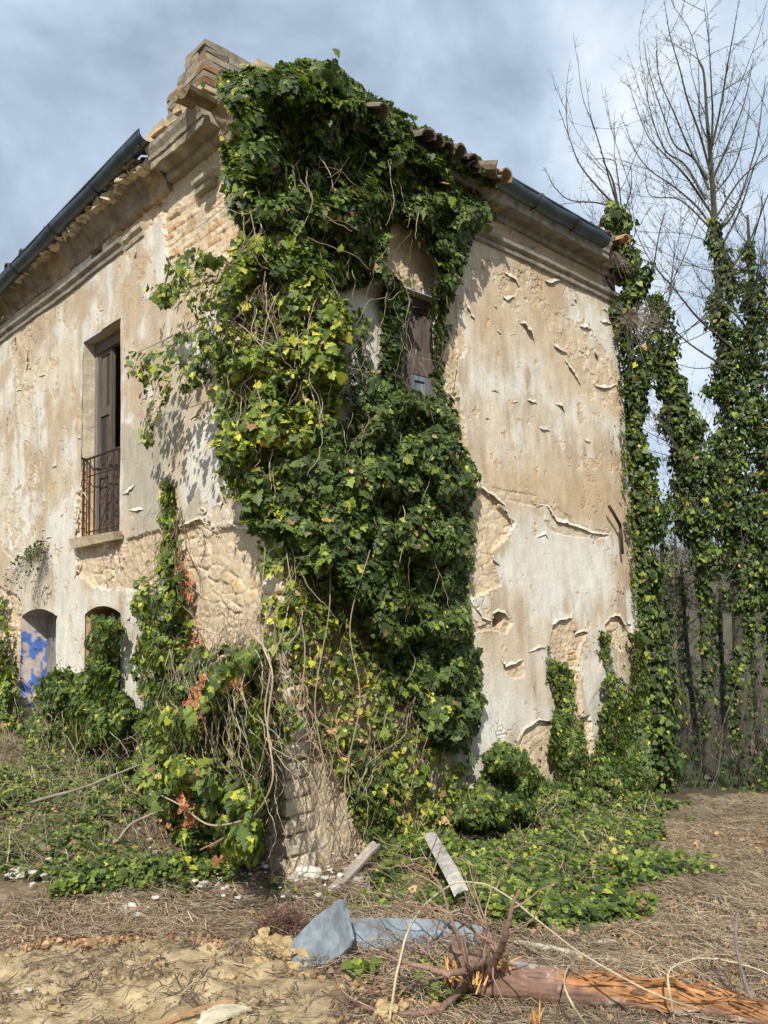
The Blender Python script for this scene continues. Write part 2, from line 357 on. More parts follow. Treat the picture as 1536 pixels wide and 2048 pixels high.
def wall_height(pl, U, Z):
    """outward displacement and colour of a wall"""
    LOSS = LOSS_L if pl == 'L' else LOSS_R; sh = U.shape; u = U.ravel(); z = Z.ravel(); sd0 = 3 if pl == 'L' else 60
    h = (fbm(u * 0.9, z * 0.9, sd0, 3) - 0.5) * 0.035 + (fbm(u * 5, z * 5, sd0 + 1, 3) - 0.5) * 0.010
    big = fbm(u * 0.8, z * 0.55, sd0 + 4, 4); st = fbm(u * 6 + 0.6 * fbm(u, z, 6, 2), z * 1.0, sd0 + 5, 5, .6); st2 = fbm(u * 24, z * 2.6, sd0 + 6, 3); bl = fbm(u * 3, z * 2.4, sd0 + 7, 5)
    cream = np.array([0.60, 0.525, 0.40]); tan = np.array([0.45, 0.355, 0.25]); white = np.array([0.67, 0.645, 0.57]); grey = np.array([0.43, 0.385, 0.30]); yel = np.array([0.60, 0.42, 0.20])
    def W(p, soft):
        P = wpoly(pl, p); return sst(-soft, soft, sdpoly(u, z, P) + (bl - 0.5) * 0.7)[:, None]
    k = sst(0.42, 0.58, 0.62 * big + 0.38 * st)[:, None]; C = cream * k + (tan if pl == 'R' else 0.5 * tan + 0.5 * cream) * (1 - k)
    kw = (sst(0.47, 0.60, 0.65 * bl + 0.35 * st) * 0.85)[:, None]; C = C * (1 - kw) + white * kw
    ko = (sst(0.50, 0.66, fbm(u * 1.5, z * 1.5, sd0 + 9, 6, .6)) * 0.8)[:, None]; C = C * (1 - ko) + np.array([0.46, 0.345, 0.225]) * ko
    for p in (WHITE_L if pl == 'L' else WHITE_R): m = W(p, 0.18) * 0.75; C = C * (1 - m) + white * m
    if pl == 'L':
        for p in GREY_L: m = W(p, 0.05); C = C * (1 - m) + grey * (0.9 + 0.2 * st[:, None]) * m
    else:
        for p in OCHRE_R: m = W(p, 0.25) * 0.6; C = C * (1 - m) + (tan * 0.6 + yel * 0.4) * m
    # run-off stains with shapes of their own
    for (a, b, c_, d_, s_) in (((72, 850, 80, 1010, 0.07), (30, 780, 36, 900, 0.05), (90, 930, 95, 1050, 0.05)) if pl == 'L' else ((1060, 1270, 1075, 1420, 0.06), (1150, 1300, 1180, 1480, 0.05))):
        pa = wpoly(pl, [(a, b), (c_, d_)]); uc = pa[0][0] + (pa[1][0] - pa[0][0]) * (z - pa[0][1]) / (pa[1][1] - pa[0][1])
        m = np.exp(-((u - uc + (bl - .5) * .12) / s_) ** 2) * sst(pa[1][1] - .3, pa[1][1] + .2, z) * sst(pa[0][1] + .5, pa[0][1], z) * 0.45
        C = C * (1 - m[:, None]) + np.array([0.33, 0.26, 0.17]) * m[:, None]
    C = C * (0.93 + 0.14 * st2[:, None])
    # upper edge under the moulding is slightly darker, in streaks
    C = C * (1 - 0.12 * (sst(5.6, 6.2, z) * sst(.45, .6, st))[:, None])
    # chalk-thin peeling: small flakes with curled lips
    pk = fbm(u * 5.5, z * 5.5, sd0 + 11, 6, 0.68); reg = fbm(u * 0.7, z * 0.7, sd0 + 15, 2)
    thr = 0.715 - 0.05 * sst(0.45, 0.65, reg) - (0.03 * sst(3.5, 4.8, z) if pl == 'R' else 0.0)
    fl = sst(thr, thr + 0.006, pk); lip = sst(thr - 0.02, thr, pk) * (1 - fl)
    h = h - 0.007 * fl + 0.003 * lip; C = C * (1 - fl[:, None] * .8) + np.array([0.52, 0.37, 0.215]) * fl[:, None] * .8
    # cracks
    cr = np.abs(fbm(u * 1.6, z * 1.6, sd0 + 18, 5, 0.6) - 0.5); cm = sst(0.55, 0.65, fbm(u * .8, z * .8, sd0 + 19, 2))
    ck = (1 - sst(0.002, 0.007, cr)) * cm; h = h - 0.012 * ck; C = C * (1 - 0.45 * ck[:, None])
    # exposed masonry
    wob = (fbm(u * 3.2, z * 3.2, sd0 + 20, 4, 0.6) - 0.5)
    wf = (fbm(u * 14, z * 14, sd0 + 24, 3, 0.6) - 0.5)
    wg = fbm(u * 34, z * 34, sd0 + 27, 2) - 0.5
    wh = fbm(u * 45, z * 45, sd0 + 28, 2) - 0.5
    # rubble field
    wx = u + (fbm(u * 3, z * 3, 90, 2) - .5) * 0.10; wz = z + (fbm(u * 3, z * 3, 93, 2) - .5) * 0.07
    f1, f2, cid = cell(wx / 0.20, wz / 0.115, sd0 + 30); e = sst(0.03, 0.28, f2 - f1)
    hr = -0.052 + 0.030 * e * (0.05 + 0.95 * cid) + (fbm(u * 8, z * 8, 32, 4, .65) - .5) * 0.040 + wh * 0.010 + (fbm(u * 22, z * 22, 31, 3) - .5) * 0.022 + wob * 0.03
    pal = np.array([[0.60, 0.47, 0.29], [0.55, 0.40, 0.28], [0.63, 0.53, 0.38], [0.50, 0.39, 0.24], [0.62, 0.44, 0.22], [0.54, 0.44, 0.33]])
    cr_ = pal[(cid * 5.99).astype(int)] * (0.8 + 0.4 * fbm(u * 30, z * 30, 35, 2))[:, None]
    mort = np.array([0.60, 0.49, 0.34]) * (0.85 + 0.3 * st2[:, None]); ke = (e * (.35 + .65 * sst(.45, .6, fbm(u * 1.8, z * 1.8, 33, 2))))[:, None]; cr_ = mort * (1 - ke) + cr_ * ke; cr_ = cr_ * (1 - .55 * (1 - sst(.0, .07, f2 - f1)) * sst(.36, .5, fbm(u * 3.3, z * 3.3, 34, 2)))[:, None]
    sm = 0.10 + 0.90 * sst(0.46, 0.60, fbm(u * 2.2, z * 2.2, 95, 3)); hr = hr * (1 - sm * 0.7) + (-0.035 + wf * 0.02) * sm * 0.7; cr_ = cr_ * (1 - 0.6 * sm[:, None]) + mort * 0.97 * 0.6 * sm[:, None]
    # brick field
    ch = 0.074; ro = np.floor((z + wob * 0.015) / ch); fz = (z + wob * 0.015) / ch - ro; bu = (u + wob * .02) / 0.27 + 0.5 * (ro % 2) + 0.15 * _h(ro, ro, ro * 0 + 9); bi = np.floor(bu); fu = bu - bi
    eb = sst(0.02, 0.13, np.minimum(fz, 1 - fz)) * sst(0.005, 0.03, np.minimum(fu, 1 - fu)); eb = eb * (1 - .6 * sst(.5, .62, fbm(u * 3, z * 3, 98, 3))); bid = _h(bi, ro, ro * 0 + 3)
    hb = -0.042 + 0.016 * eb * (0.1 + 1.4 * bid) + wf * 0.03 + wh * .008
    palb = np.array([[0.60, 0.47, 0.31], [0.58, 0.42, 0.28], [0.63, 0.52, 0.36], [0.56, 0.36, 0.20], [0.62, 0.48, 0.28]])
    cb = palb[(bid * 4.99).astype(int)] * (0.8 + 0.4 * fbm(u * 25, z * 25, 36, 2))[:, None]; cb = mort * 0.9 * (1 - eb[:, None]) + cb * eb[:, None]
    hn = -0.026 + wh * 0.012 + wf * 0.03 + wob * 0.02 + wg * .008; cn = np.array([0.52, 0.41, 0.275]) * (0.82 + 0.36 * fbm(u * 12, z * 12, 37, 4))[:, None]
    wv = fbm(u * 4, z * 4, 97, 2)
    for kind, poly, am in LOSS:
        P = wpoly(pl, poly); lo = P.min(0) - 0.4; hi = P.max(0) + 0.4; m_ = (u > lo[0]) & (u < hi[0]) & (z > lo[1]) & (z < hi[1])
        if not m_.any(): continue
        s = sdpoly(u[m_], z[m_], P) + wob[m_] * am * 3.2 + wf[m_] * am * 1.6 + wg[m_] * am * 1.2
        k = sst(-0.003, 0.003, s); lp = sst(-0.025, -0.006, s) * (1 - k) * sst(.45, .6, wv[m_])
        if kind == 'rubble': hh, cc = hr[m_], cr_[m_]
        elif kind == 'brick': hh, cc = hb[m_], cb[m_]
        elif kind == 'hole': hh, cc = np.full(m_.sum(), -0.16), np.tile([0.35, 0.26, 0.16], (m_.sum(), 1))
        elif kind == 'shallow': hh, cc = h[m_] - 0.010 + wf[m_] * 0.014, C[m_] * .35 + cn[m_] * .65; k = k * sst(.42, .46, fbm(u[m_] * 7, z[m_] * 7, 99, 4))
        else: hh, cc = hn[m_], cn[m_]
        h[m_] = h[m_] * (1 - k) + hh * k + 0.007 * lp * (kind != 'shallow')
        C[m_] = C[m_] * (1 - k[:, None]) + cc * k[:, None]; C[m_] = C[m_] * (1 + 0.10 * lp[:, None])
    # corner erosion
    e2 = np.exp(-np.abs(u) / 0.12); h = h - e2 * (0.012 + 0.02 * np.clip(wob * 4, 0, 1))
    # quoins: projecting layered stones at the foot of the corner
    qz = np.floor(z / 0.15 + wob * .3); fq = z / 0.15 + wob * .3 - qz; qa = sst(2.6, 2.2, z) * sst(0.36, 0.26, u + 0.08 * _h(qz, qz, qz * 0 + 4))
    qg = sst(.35, .6, fbm(u * 4, z * 3, 72, 2)); hq = 0.03 * np.sqrt(np.clip(np.sin(math.pi * fq), 0, 1)) * (0.3 + 1.2 * _h(qz, qz, qz * 0 + 8)) - 0.085 * qg * (1 - sst(0.0, 0.11, np.minimum(fq, 1 - fq))) + (fbm(u * 6, z * 6, 73, 3) - .5) * .06
    h = h * (1 - qa) + (hq + wf * 0.02) * qa; C = C * (1 - qa[:, None]) + (np.array([0.60, 0.50, 0.36]) * (0.8 + 0.4 * fbm(u * 9, z * 9, 71, 4))[:, None]) * qa[:, None]
    return h.reshape(sh), np.clip(C, 0, 1).reshape(sh + (3,))
def snap(arr, vals):
    for v in vals:
        i = np.argmin(np.abs(arr - v)); arr[i] = v
    return arr
def build_wall(pl, u1, opens, step=0.0115):
    U = np.arange(0, u1 + step, step); Zs = np.arange(-0.9, 6.84, step)
    U = snap(U, [v for o in opens for v in (o[0], o[1])]); Zs = snap(Zs, [v for o in opens for v in (o[2], o[3])])
    UU, ZZ = np.meshgrid(U, Zs, indexing='ij')
    # arch tops: bend rows onto the arch
    for (a, b, z0, z1, rise) in opens:
        if rise:
            m = (UU >= a - 1e-6) & (UU <= b + 1e-6); t = (UU - a) / (b - a); arch = rise * (1 - (2 * t - 1) ** 2)
            fall = np.clip(1 - np.abs(ZZ - z1) / 0.6, 0, 1); ZZ = np.where(m, ZZ + arch * fall, ZZ)
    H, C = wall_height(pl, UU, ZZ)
    Ho, _ = wall_height('R' if pl == 'L' else 'L', np.zeros_like(Zs), Zs)
    cs = np.exp(-UU / 0.06) * (UU < 0.3)
    if pl == 'L': V = np.stack([-H, UU - Ho[None, :] * cs, ZZ], -1)
    else: V = np.stack([UU - Ho[None, :] * cs, -H, ZZ], -1)
    nu, nz = UU.shape; I = np.arange(nu * nz).reshape(nu, nz)
    F = np.stack([I[:-1, :-1], I[1:, :-1], I[1:, 1:], I[:-1, 1:]], -1)
    uc = (U[:-1] + U[1:]) / 2; zc = (Zs[:-1] + Zs[1:]) / 2; keep = np.ones((nu - 1, nz - 1), bool)
    for (a, b, z0, z1, rise) in opens:
        keep &= ~(((uc > a) & (uc < b))[:, None] & ((zc > z0) & (zc < z1))[None, :])
    F = F[keep]
    if pl == 'L': F = F[:, ::-1]
    return raw('wall', V.reshape(-1, 3), F, C.reshape(-1, 3), M_wall, house)
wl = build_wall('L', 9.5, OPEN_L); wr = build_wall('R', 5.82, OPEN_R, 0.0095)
tag(wl, 'sunlit cream wall with the balcony window and two arched doorways'); tag(wr, 'mottled tan wall with one shuttered window, right of the corner')
def lip(m, pl, pts, width=7, out=.022, seg=5, col=(.60, .55, .45), hang=True):
    P = np.array(pts, float); W = [P[0]]
    for i in range(len(P) - 1):
        k = max(1, int(np.linalg.norm(P[i + 1] - P[i]) / seg))
        for j in range(1, k + 1): W.append(P[i] + (P[i + 1] - P[i]) * j / k + rng.normal(0, 1.1, 2) * (j < k))
    W = np.array(W); n = len(W); w_ = width * np.sin(np.linspace(.15, math.pi - .15, n)) * rng.uniform(.5, 1.3, n); o_ = out * np.sin(np.linspace(.1, math.pi - .1, n)) * rng.uniform(.4, 1.3, n)
    sg = -1 if hang else 1; A = on(pl, W[:, 0], W[:, 1] + sg * w_, .004); B = on(pl, W[:, 0], W[:, 1] + sg * w_ * .45, .006 + o_ * .35); Cc = on(pl, W[:, 0] + rng.normal(0, .6, n), W[:, 1], .007 + o_)
    D = Cc - OUTV[pl] * .006; V = np.vstack([A, B, Cc, D]); F = []
    for i in range(n - 1):
        for r_ in range(3): F.append((r_ * n + i, r_ * n + i + 1, (r_ + 1) * n + i + 1, (r_ + 1) * n + i))
    m.add(V, F, np.array(col) * rng.uniform(.85, 1.1))
OUTV = {'L': np.array([-1., 0, 0]), 'R': np.array([0, -1., 0])}
m = MB()
for pts in ([(958, 972), (985, 990), (1010, 1010), (1026, 1050)], [(1068, 1008), (1095, 1012), (1112, 1040), (1150, 1052), (1185, 1066), (1218, 1070)], [(1075, 1075), (1092, 1068), (1098, 1078)], [(1103, 1250), (1120, 1240), (1144, 1236)], [(1150, 1268), (1168, 1262), (1178, 1268)], [(1210, 1248), (1222, 1234), (1238, 1232), (1252, 1250), (1262, 1262)],
            [(1036, 1490), (1050, 1460), (1078, 1440), (1104, 1442)], [(1002, 1316), (1012, 1334), (1030, 1328), (1048, 1318)], [(1056, 1304), (1070, 1300), (1094, 1292)], [(984, 1228), (996, 1222), (1010, 1226), (1018, 1232)], [(944, 1205), (958, 1222), (966, 1236), (985, 1242)], [(1036, 644), (1052, 648), (1064, 664), (1070, 684)], [(1006, 590), (1014, 600), (1030, 592)],
            [(1108, 690), (1122, 700), (1135, 706)], [(1160, 650), (1185, 658)], [(1130, 720), (1150, 745), (1162, 768)], [(1200, 640), (1222, 648)], [(1055, 800), (1075, 808)], [(1112, 808), (1125, 812), (1130, 826)], [(1080, 855), (1100, 862)], [(1190, 770), (1210, 776), (1232, 770)], [(930, 600), (950, 640)], [(1010, 545), (1028, 556), (1040, 570)], [(1090, 560), (1104, 566), (1120, 560)], [(990, 1100), (986, 1118), (1000, 1130)], [(1190, 700), (1198, 716)], [(1170, 880), (1182, 884)], [(915, 700), (912, 740), (905, 775)]):
    lip(m, 'R', pts)
for k in range(9):
    x, y = rng.uniform(960, 1235), rng.uniform(540, 850); y += (x - 960) * .25; lx = rng.uniform(4, 15); sl2 = rng.normal(.25, .6); lip(m, 'R', [(x, y), (x + lx / 2, y + sl2 * lx / 2 - 1.5), (x + lx, y + sl2 * lx)], rng.uniform(1.5, 4.5), rng.uniform(.004, .012), 3, (.56, .49, .37))
m.build('peeling_plaster', M_wall, house); m = MB()
for pts in ([(150, 1080), (152, 1030), (158, 998)], [(165, 985), (176, 1000)], [(345, 1060), (372, 1048), (400, 1036), (418, 1050)], [(400, 1016), (412, 1024), (404, 1030)], [(28, 1120), (34, 1110), (60, 1114)], [(245, 990), (262, 978), (270, 970)], [(258, 1020), (272, 1022), (290, 1018)], [(330, 990), (350, 950)], [(30, 700), (28, 660), (36, 640)], [(56, 700), (52, 740)], [(268, 515), (272, 500)], [(148, 1160), (160, 1120)], [(205, 1150), (214, 1180)], [(96, 1190), (102, 1182), (100, 1196)], [(400, 1050), (405, 1090), (398, 1120)], [(455, 1045), (480, 1060), (505, 1052)], [(232, 1100), (240, 1140)], [(362, 1010), (362, 1045)], [(345, 500), (330, 560), (326, 600)]):
    lip(m, 'L', pts, 6)
for k in range(30):
    x, y = rng.uniform(5, 400), rng.uniform(560, 1160)
    if 160 < x < 252 and 630 < y < 1075: continue
    lx = rng.uniform(4, 16); sl2 = rng.normal(-.3, .6); lip(m, 'L', [(x, y), (x + lx / 2, y + sl2 * lx / 2 - 1), (x + lx, y + sl2 * lx)], rng.uniform(2, 4), rng.uniform(.004, .012), 3, (.60, .53, .42))
m.build('peeling_plaster', M_wall, house)
# reveals (jambs, head and sill inside an opening)
def reveal(pl, o, d, colfun, name='reveal'):
    a, b, z0, z1, rise = o; m = MB(); n = 14
    def P(u, z, e): return (e, u, z) if pl == 'L' else (u, e, z)
    loop = [(a, z0), (a, z1)] + [(a + (b - a) * t, z1 + rise * (1 - (2 * t - 1) ** 2)) for t in np.linspace(0, 1, n)[1:-1]] + [(b, z1), (b, z0)]
    pts = []
    for i in range(len(loop) - 1):
        k = max(1, int(np.hypot(loop[i + 1][0] - loop[i][0], loop[i + 1][1] - loop[i][1]) / 0.03))
        for j in range(k): pts.append((loop[i][0] + (loop[i + 1][0] - loop[i][0]) * j / k, loop[i][1] + (loop[i + 1][1] - loop[i][1]) * j / k))
    pts.append(loop[-1]); pts.append(((a + b) / 2, z0)); pts.append((a, z0))
    pts = np.array(pts); nd = max(4, int(d / 0.03)); E = np.linspace(0.012, d, nd)
    V = []; C = []
    for i, (u, z) in enumerate(pts):
        for e in E:
            j = (fbm(np.array(u * 9 + e * 7), np.array(z * 9), 81, 3) - 0.5) * 0.03 * min(1, e / 0.06)
            cu, cz = (a + b) / 2, (z0 + z1) / 2; du = 1 if u > b - 0.01 else (-1 if u < a + 0.01 else 0); dz = 1 if (z > z1 - 0.001) else 0
            V.append(P(u + du * j, z + dz * j, e)); C.append(colfun(u, z, e))
    F = [(i * nd + k, i * nd + k + 1, (i + 1) * nd + k + 1, (i + 1) * nd + k) for i in range(len(pts) - 1) for k in range(nd - 1)]
    m.add(V, F, np.array(C)); return m.build(name, M_wall, house)
def c_plain(u, z, e):
    n = float(fbm(np.array(u * 3 + e * 5), np.array(z * 2.0), 82, 4)); return np.array([0.50, 0.43, 0.31]) * (0.75 + 0.5 * n)
def c_win(u, z, e):
    n = float(fbm(np.array(e * 9), np.array(z * 2.0), 86, 4)); c = np.array([0.52, 0.46, 0.34]) * (0.8 + 0.4 * n)
    if z < 3.75 + 0.3 * n: c = np.array([0.55, 0.38, 0.22]) * (0.6 + 0.8 * n)
    return c
def c_blue(u, z, e):
    n = float(fbm(np.array(u * 2 + e * 11), np.array(z * 7.0), 84, 4)); g = float(fbm(np.array(e * 8), np.array(z * 4.0), 85, 3))
    if z < 0.9: return np.array([0.5, 0.44, 0.36]) * (0.8 + .4 * g)
    if n < 0.53 and z < 1.86 + 0.1 * g and u > 4.9: return np.array([0.10, 0.19, 0.52]) * (0.85 + 0.3 * g)
    return np.array([0.52, 0.45, 0.40]) * (0.8 + 0.4 * g)
def c_brickb(u, z, e):
    n = float(fbm(np.array(e * 9), np.array(z * 6.0), 87, 3))
    if z < 1.55 + .2 * n: return np.array([0.16, 0.27, 0.38]) if n > 0.45 else np.array([0.5, 0.4, 0.3])
    return np.array([0.52, 0.33, 0.17]) * (0.55 if (z / 0.07) % 1 < 0.18 else 0.9 + 0.3 * n)
reveal('L', OPEN_L[0], 0.22, c_win); r2 = reveal('L', OPEN_L[1], 0.42, c_blue); tag(r2, 'doorway jamb with flaking blue paint'); reveal('L', OPEN_L[2], 0.42, c_brickb); reveal('L', HOLE, 0.35, c_plain)
reveal('R', OPEN_R[0], 0.2, lambda u, z, e: np.array([0.62, 0.56, 0.46]) * (0.75 + 0.45 * float(fbm(np.array(z * 3.), np.array(e * 9.), 88, 3))))
# back of the house, closed
m = MB(); m.box((0.45, 9.5, -1.5), (5.82, 9.75, 6.9), c=(0.55, 0.45, 0.32)); m.box((5.58, 0.1, -1.5), (5.80, 9.5, 6.9), c=(0.55, 0.45, 0.32)); m.build('rear_wall', M_wall, house)
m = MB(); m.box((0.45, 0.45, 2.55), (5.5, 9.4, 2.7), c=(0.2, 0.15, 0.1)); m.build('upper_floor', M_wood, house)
# partition screens behind the openings keep rooms dark
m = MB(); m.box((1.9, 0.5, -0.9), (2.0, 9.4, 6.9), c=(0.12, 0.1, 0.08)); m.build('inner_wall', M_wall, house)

# cornice: profile swept along the wall, worn and broken
def sweep(pl, u0, u1, prof, seed, wear=0.012, step=0.02, chips=0.0, cb=(0.56, 0.49, 0.38), name='cornice', endmask=None):
    U = np.arange(u0, u1 + step, step); P = []
    for i in range(len(prof) - 1):
        a, b = np.array(prof[i]), np.array(prof[i + 1]); k = max(1, int(np.linalg.norm(b - a) / 0.014))
        for j in range(k): P.append(a + (b - a) * j / k)
    P.append(np.array(prof[-1])); P = np.array(P); s = np.concatenate([[0], np.cumsum(np.linalg.norm(np.diff(P, axis=0), axis=1))])
    UU, SS = np.meshgrid(U, s, indexing='ij'); O = np.tile(P[:, 0], (len(U), 1)); Z = np.tile(P[:, 1], (len(U), 1))
    n = fbm(UU * 6, SS * 6 + seed, seed, 4, .6) - 0.5; b = sst(0.60 - chips, 0.70 - chips, fbm(UU * 2.4, SS * 1.0 + seed, seed + 3, 3))
    O = np.where(O > 0.01, O * (1 - 0.55 * b * (chips > 0)) + n * wear * 2, O); Z = Z + n * wear * 1.2 + 0.012 * np.sin(UU * 1.3 + seed)
    n3 = fbm(UU * 5, Z * 9, seed + 6, 4)[..., None]; n4 = fbm(UU * 22, Z * 3, seed + 7, 3)[..., None]
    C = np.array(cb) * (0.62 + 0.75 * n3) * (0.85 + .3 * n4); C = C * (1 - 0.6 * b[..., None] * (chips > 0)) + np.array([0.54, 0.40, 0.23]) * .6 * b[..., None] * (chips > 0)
    V = np.stack([-O, UU, Z], -1) if pl == 'L' else np.stack([UU, -O, Z], -1); nu, ns = UU.shape
    I = np.arange(nu * ns).reshape(nu, ns); F = np.stack([I[:-1, :-1], I[1:, :-1], I[1:, 1:], I[:-1, 1:]], -1).reshape(-1, 4)
    V = V.reshape(-1, 3); F = F.tolist(); base = I[0, 0]
    m = MB(); m.add(V, F, C.reshape(-1, 3)); m.f.append([int(i) for i in I[0][::-1]]); m.f.append([int(i) for i in I[-1]])
    return m.build(name, M_stone, house, smooth=False)
MOULD = [(-0.06, 6.17), (0.035, 6.19), (0.045, 6.225), (0.02, 6.245), (0.075, 6.275), (0.085, 6.31), (0.05, 6.325), (0.05, 6.345), (-0.06, 6.365)]
UPPER = [(-0.06, 6.53), (0.035, 6.535), (0.06, 6.565), (0.065, 6.61), (0.10, 6.62), (0.225, 6.635), (0.23, 6.60), (0.25, 6.60), (0.255, 6.675), (0.275, 6.68), (0.285, 6.72), (0.32, 6.77), (0.33, 6.81), (-0.05, 6.83)]
sweep('R', -0.02, 5.84, MOULD, 3, 0.006, cb=(0.33, 0.30, 0.24), name='string_moulding'); sweep('R', 0.55, 6.05, UPPER, 4, 0.010, chips=0.02, cb=(0.31, 0.285, 0.24)); sweep('R', -0.05, 0.54, [(o * .6, z) for o, z in UPPER], 4, 0.03, chips=0.1, cb=(0.42, 0.34, 0.24))  # cornice colour lowered to stand in for shade beneath the gutter
ML = [(o, z + 0.10) for o, z in MOULD]; UL = [(o * .92, z + 0.14) for o, z in UPPER]
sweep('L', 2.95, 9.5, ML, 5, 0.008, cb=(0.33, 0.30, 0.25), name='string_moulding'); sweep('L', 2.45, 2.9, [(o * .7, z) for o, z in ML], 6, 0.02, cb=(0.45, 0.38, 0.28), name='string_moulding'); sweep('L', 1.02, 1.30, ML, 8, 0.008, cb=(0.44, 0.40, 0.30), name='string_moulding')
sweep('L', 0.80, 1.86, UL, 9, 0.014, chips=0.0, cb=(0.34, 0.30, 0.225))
BED = [(-0.06, 6.58), (0.035, 6.585), (0.05, 6.62), (0.055, 6.68), (0.07, 6.69), (0.20, 6.85), (0.25, 6.875), (0.26, 6.90), (-0.05, 6.95)]
sweep('L', 1.88, 9.5, BED, 11, 0.030, chips=0.07, cb=(0.27, 0.225, 0.165)); sweep('L', -0.05, 0.78, [(o * 0.7, z) for o, z in BED], 12, 0.045, chips=0.18, cb=(0.33, 0.27, 0.18))  # dark cb carries the shade below the left gutter in the stone colour
# crumbling stones along the broken left cornice edge
m = MB()
for k in range(90):
    y = rng.uniform(1.9, 8.5); s = rng.uniform(0.03, 0.09)
    m.box((-0.28 - rng.uniform(-.05, .03), y, 6.835 + rng.uniform(-.03, .03)), (-0.20 + rng.uniform(0, .06), y + s * 1.7, 6.845 + s * .5), jit=0.018, c=np.array([0.60, 0.50, 0.34]) * rng.uniform(.7, 1.1))
m.build('crumbling_edge', M_stone, house)

# roof: barrel tiles rising from the eaves as a hip
def roof_plane(pl, u0, u1, seed, ov=0.35, ze=7.0):
    U = np.arange(u0, u1, 0.018); D = np.arange(-ov, 3.05, 0.09); UU, DD = np.meshgrid(U, D, indexing='ij')
    ph = UU / 0.19; tl = 0.045 * np.sqrt(np.abs(np.sin(math.pi * ph))) * (np.floor(ph) % 1 == 0)
    row = ((DD + ov) / 0.36) % 1; Z = ze + 0.30 * (DD + ov) + tl + 0.02 * (1 - row) + (fbm(UU * 1.5, DD * 2, seed, 3) - .5) * 0.05
    jag = (vn(np.floor(ph) * 1.7, 0 * ph, seed + 2) - .5) * 0.12 * (DD < -ov + .05)
    DD = DD + jag
    C = np.array([0.23, 0.175, 0.12]) * (0.45 + 0.9 * fbm(UU * 5, DD * 5, seed + 4, 4)[..., None]); C = C * .8 + .2 * np.array([.25, .22, .14])
    V = np.stack([DD, UU, Z], -1) if pl == 'L' else np.stack([UU, DD, Z], -1); keep = (UU >= DD - 0.02) 
    W2 = V.copy(); W2[..., 2] -= 0.035
    nu, nd = UU.shape; I = np.arange(nu * nd).reshape(nu, nd); Fq = np.stack([I[:-1, :-1], I[1:, :-1], I[1:, 1:], I[:-1, 1:]], -1)
    kk = keep[:-1, :-1]; F = Fq[kk]; Fb = F[:, ::-1] + nu * nd
    ed = np.stack([I[:-1, 0], I[:-1, 0] + nu * nd, I[1:, 0] + nu * nd, I[1:, 0]], -1)
    return raw('roof', np.concatenate([V.reshape(-1, 3), W2.reshape(-1, 3)]), np.concatenate([F, Fb, ed]), np.concatenate([C.reshape(-1, 3)] * 2), M_tile, house, smooth=False)
roof_plane('R', 0.25, 2.95, 14, 0.27, 6.68); roof_plane('R', 2.96, 6.05, 16, 0.26, 6.81); roof_plane('L', 2.05, 9.6, 15, 0.30, 6.89)
def tile_at(p, yaw, pitch, roll, L=0.42, r=0.095, c=(0.15, 0.12, 0.085)):
    m = MB(); V = []; n = 8; rows = 5
    for k in range(rows):
        t = k / (rows - 1); rr = r * (1 - 0.18 * t)
        for j in range(n): a = math.pi * j / (n - 1); V.append((L * (t - .5), rr * math.cos(a), rr * math.sin(a)))
    nn = len(V); V2 = [(x, y * 0.84, z * 0.84 - 0.004) for x, y, z in V]
    F = [(k * n + j, k * n + j + 1, (k + 1) * n + j + 1, (k + 1) * n + j) for k in range(rows - 1) for j in range(n - 1)]
    F2 = [tuple(i + nn for i in f[::-1]) for f in F]
    E = [(j + 1, j, j + nn, j + 1 + nn) for j in range(n - 1)] + [((rows - 1) * n + j, (rows - 1) * n + j + 1, (rows - 1) * n + j + 1 + nn, (rows - 1) * n + j + nn) for j in range(n - 1)]
    E += [(k * n, (k + 1) * n, (k + 1) * n + nn, k * n + nn) for k in range(rows - 1)] + [((k + 1) * n + n - 1, k * n + n - 1, k * n + n - 1 + nn, (k + 1) * n + n - 1 + nn) for k in range(rows - 1)]
    from mathutils import Euler
    R3 = np.array(Euler((roll, pitch, yaw)).to_matrix()); V = (np.array(V + V2) + rng.normal(0, .002, (2 * nn, 3))) @ R3.T + np.array(p)
    m.add(V, F + F2 + E, np.array(c) * rng.uniform(.7, 1.25)); return m.build('roof_tile', M_tile, house, smooth=False)
for k in range(22):
    x = 0.35 + k * 0.195 * 0.75 + rng.uniform(-.03, .03)
    if x > 2.75: break
    if rng.random() < .3: continue
    tile_at((x, -0.30 + rng.uniform(-.05, .05), 6.72 + rng.uniform(-.02, .06)), math.pi / 2 + rng.uniform(-.35, .35), -0.28 + rng.uniform(-.25, .1), rng.uniform(-.15, .15))
for k in range(14):
    x = 3.0 + k * 0.21
    tile_at((x, -0.12 + rng.uniform(-.03, .03), 6.87 + rng.uniform(-.01, .015)), math.pi / 2 + rng.uniform(-.1, .1), -0.28, rng.uniform(-.08, .08))
for k in range(9): tile_at((-0.16, 2.1 + k * 0.62 + rng.uniform(-.2, .2), 6.99), rng.uniform(-.15, .15), -0.28, 0)
tile_at(on('L', 395., 190., 0.40), 0.2, -0.1, 0.1 + math.pi, 0.36, .10, (0.27, 0.20, 0.10)); tile_at(on('L', 385., 200., 0.30), 0.1, -0.1, math.pi, 0.40, .09, (0.22, 0.17, 0.10))
tile_at(on('R', 985., 358., 0.34), math.pi / 2, -.3, 0.3, .4, .1, (.3, .2, .12)); tile_at(on('R', 965., 335., 0.36), math.pi / 2 + .3, -.3, math.pi + .3, .42, .11, (.26, .2, .13))
tile_at(on('R', 1232., 485., 0.32), math.pi / 2 - .2, -.2, 0.1, .35, .08, (.4, .24, .12))
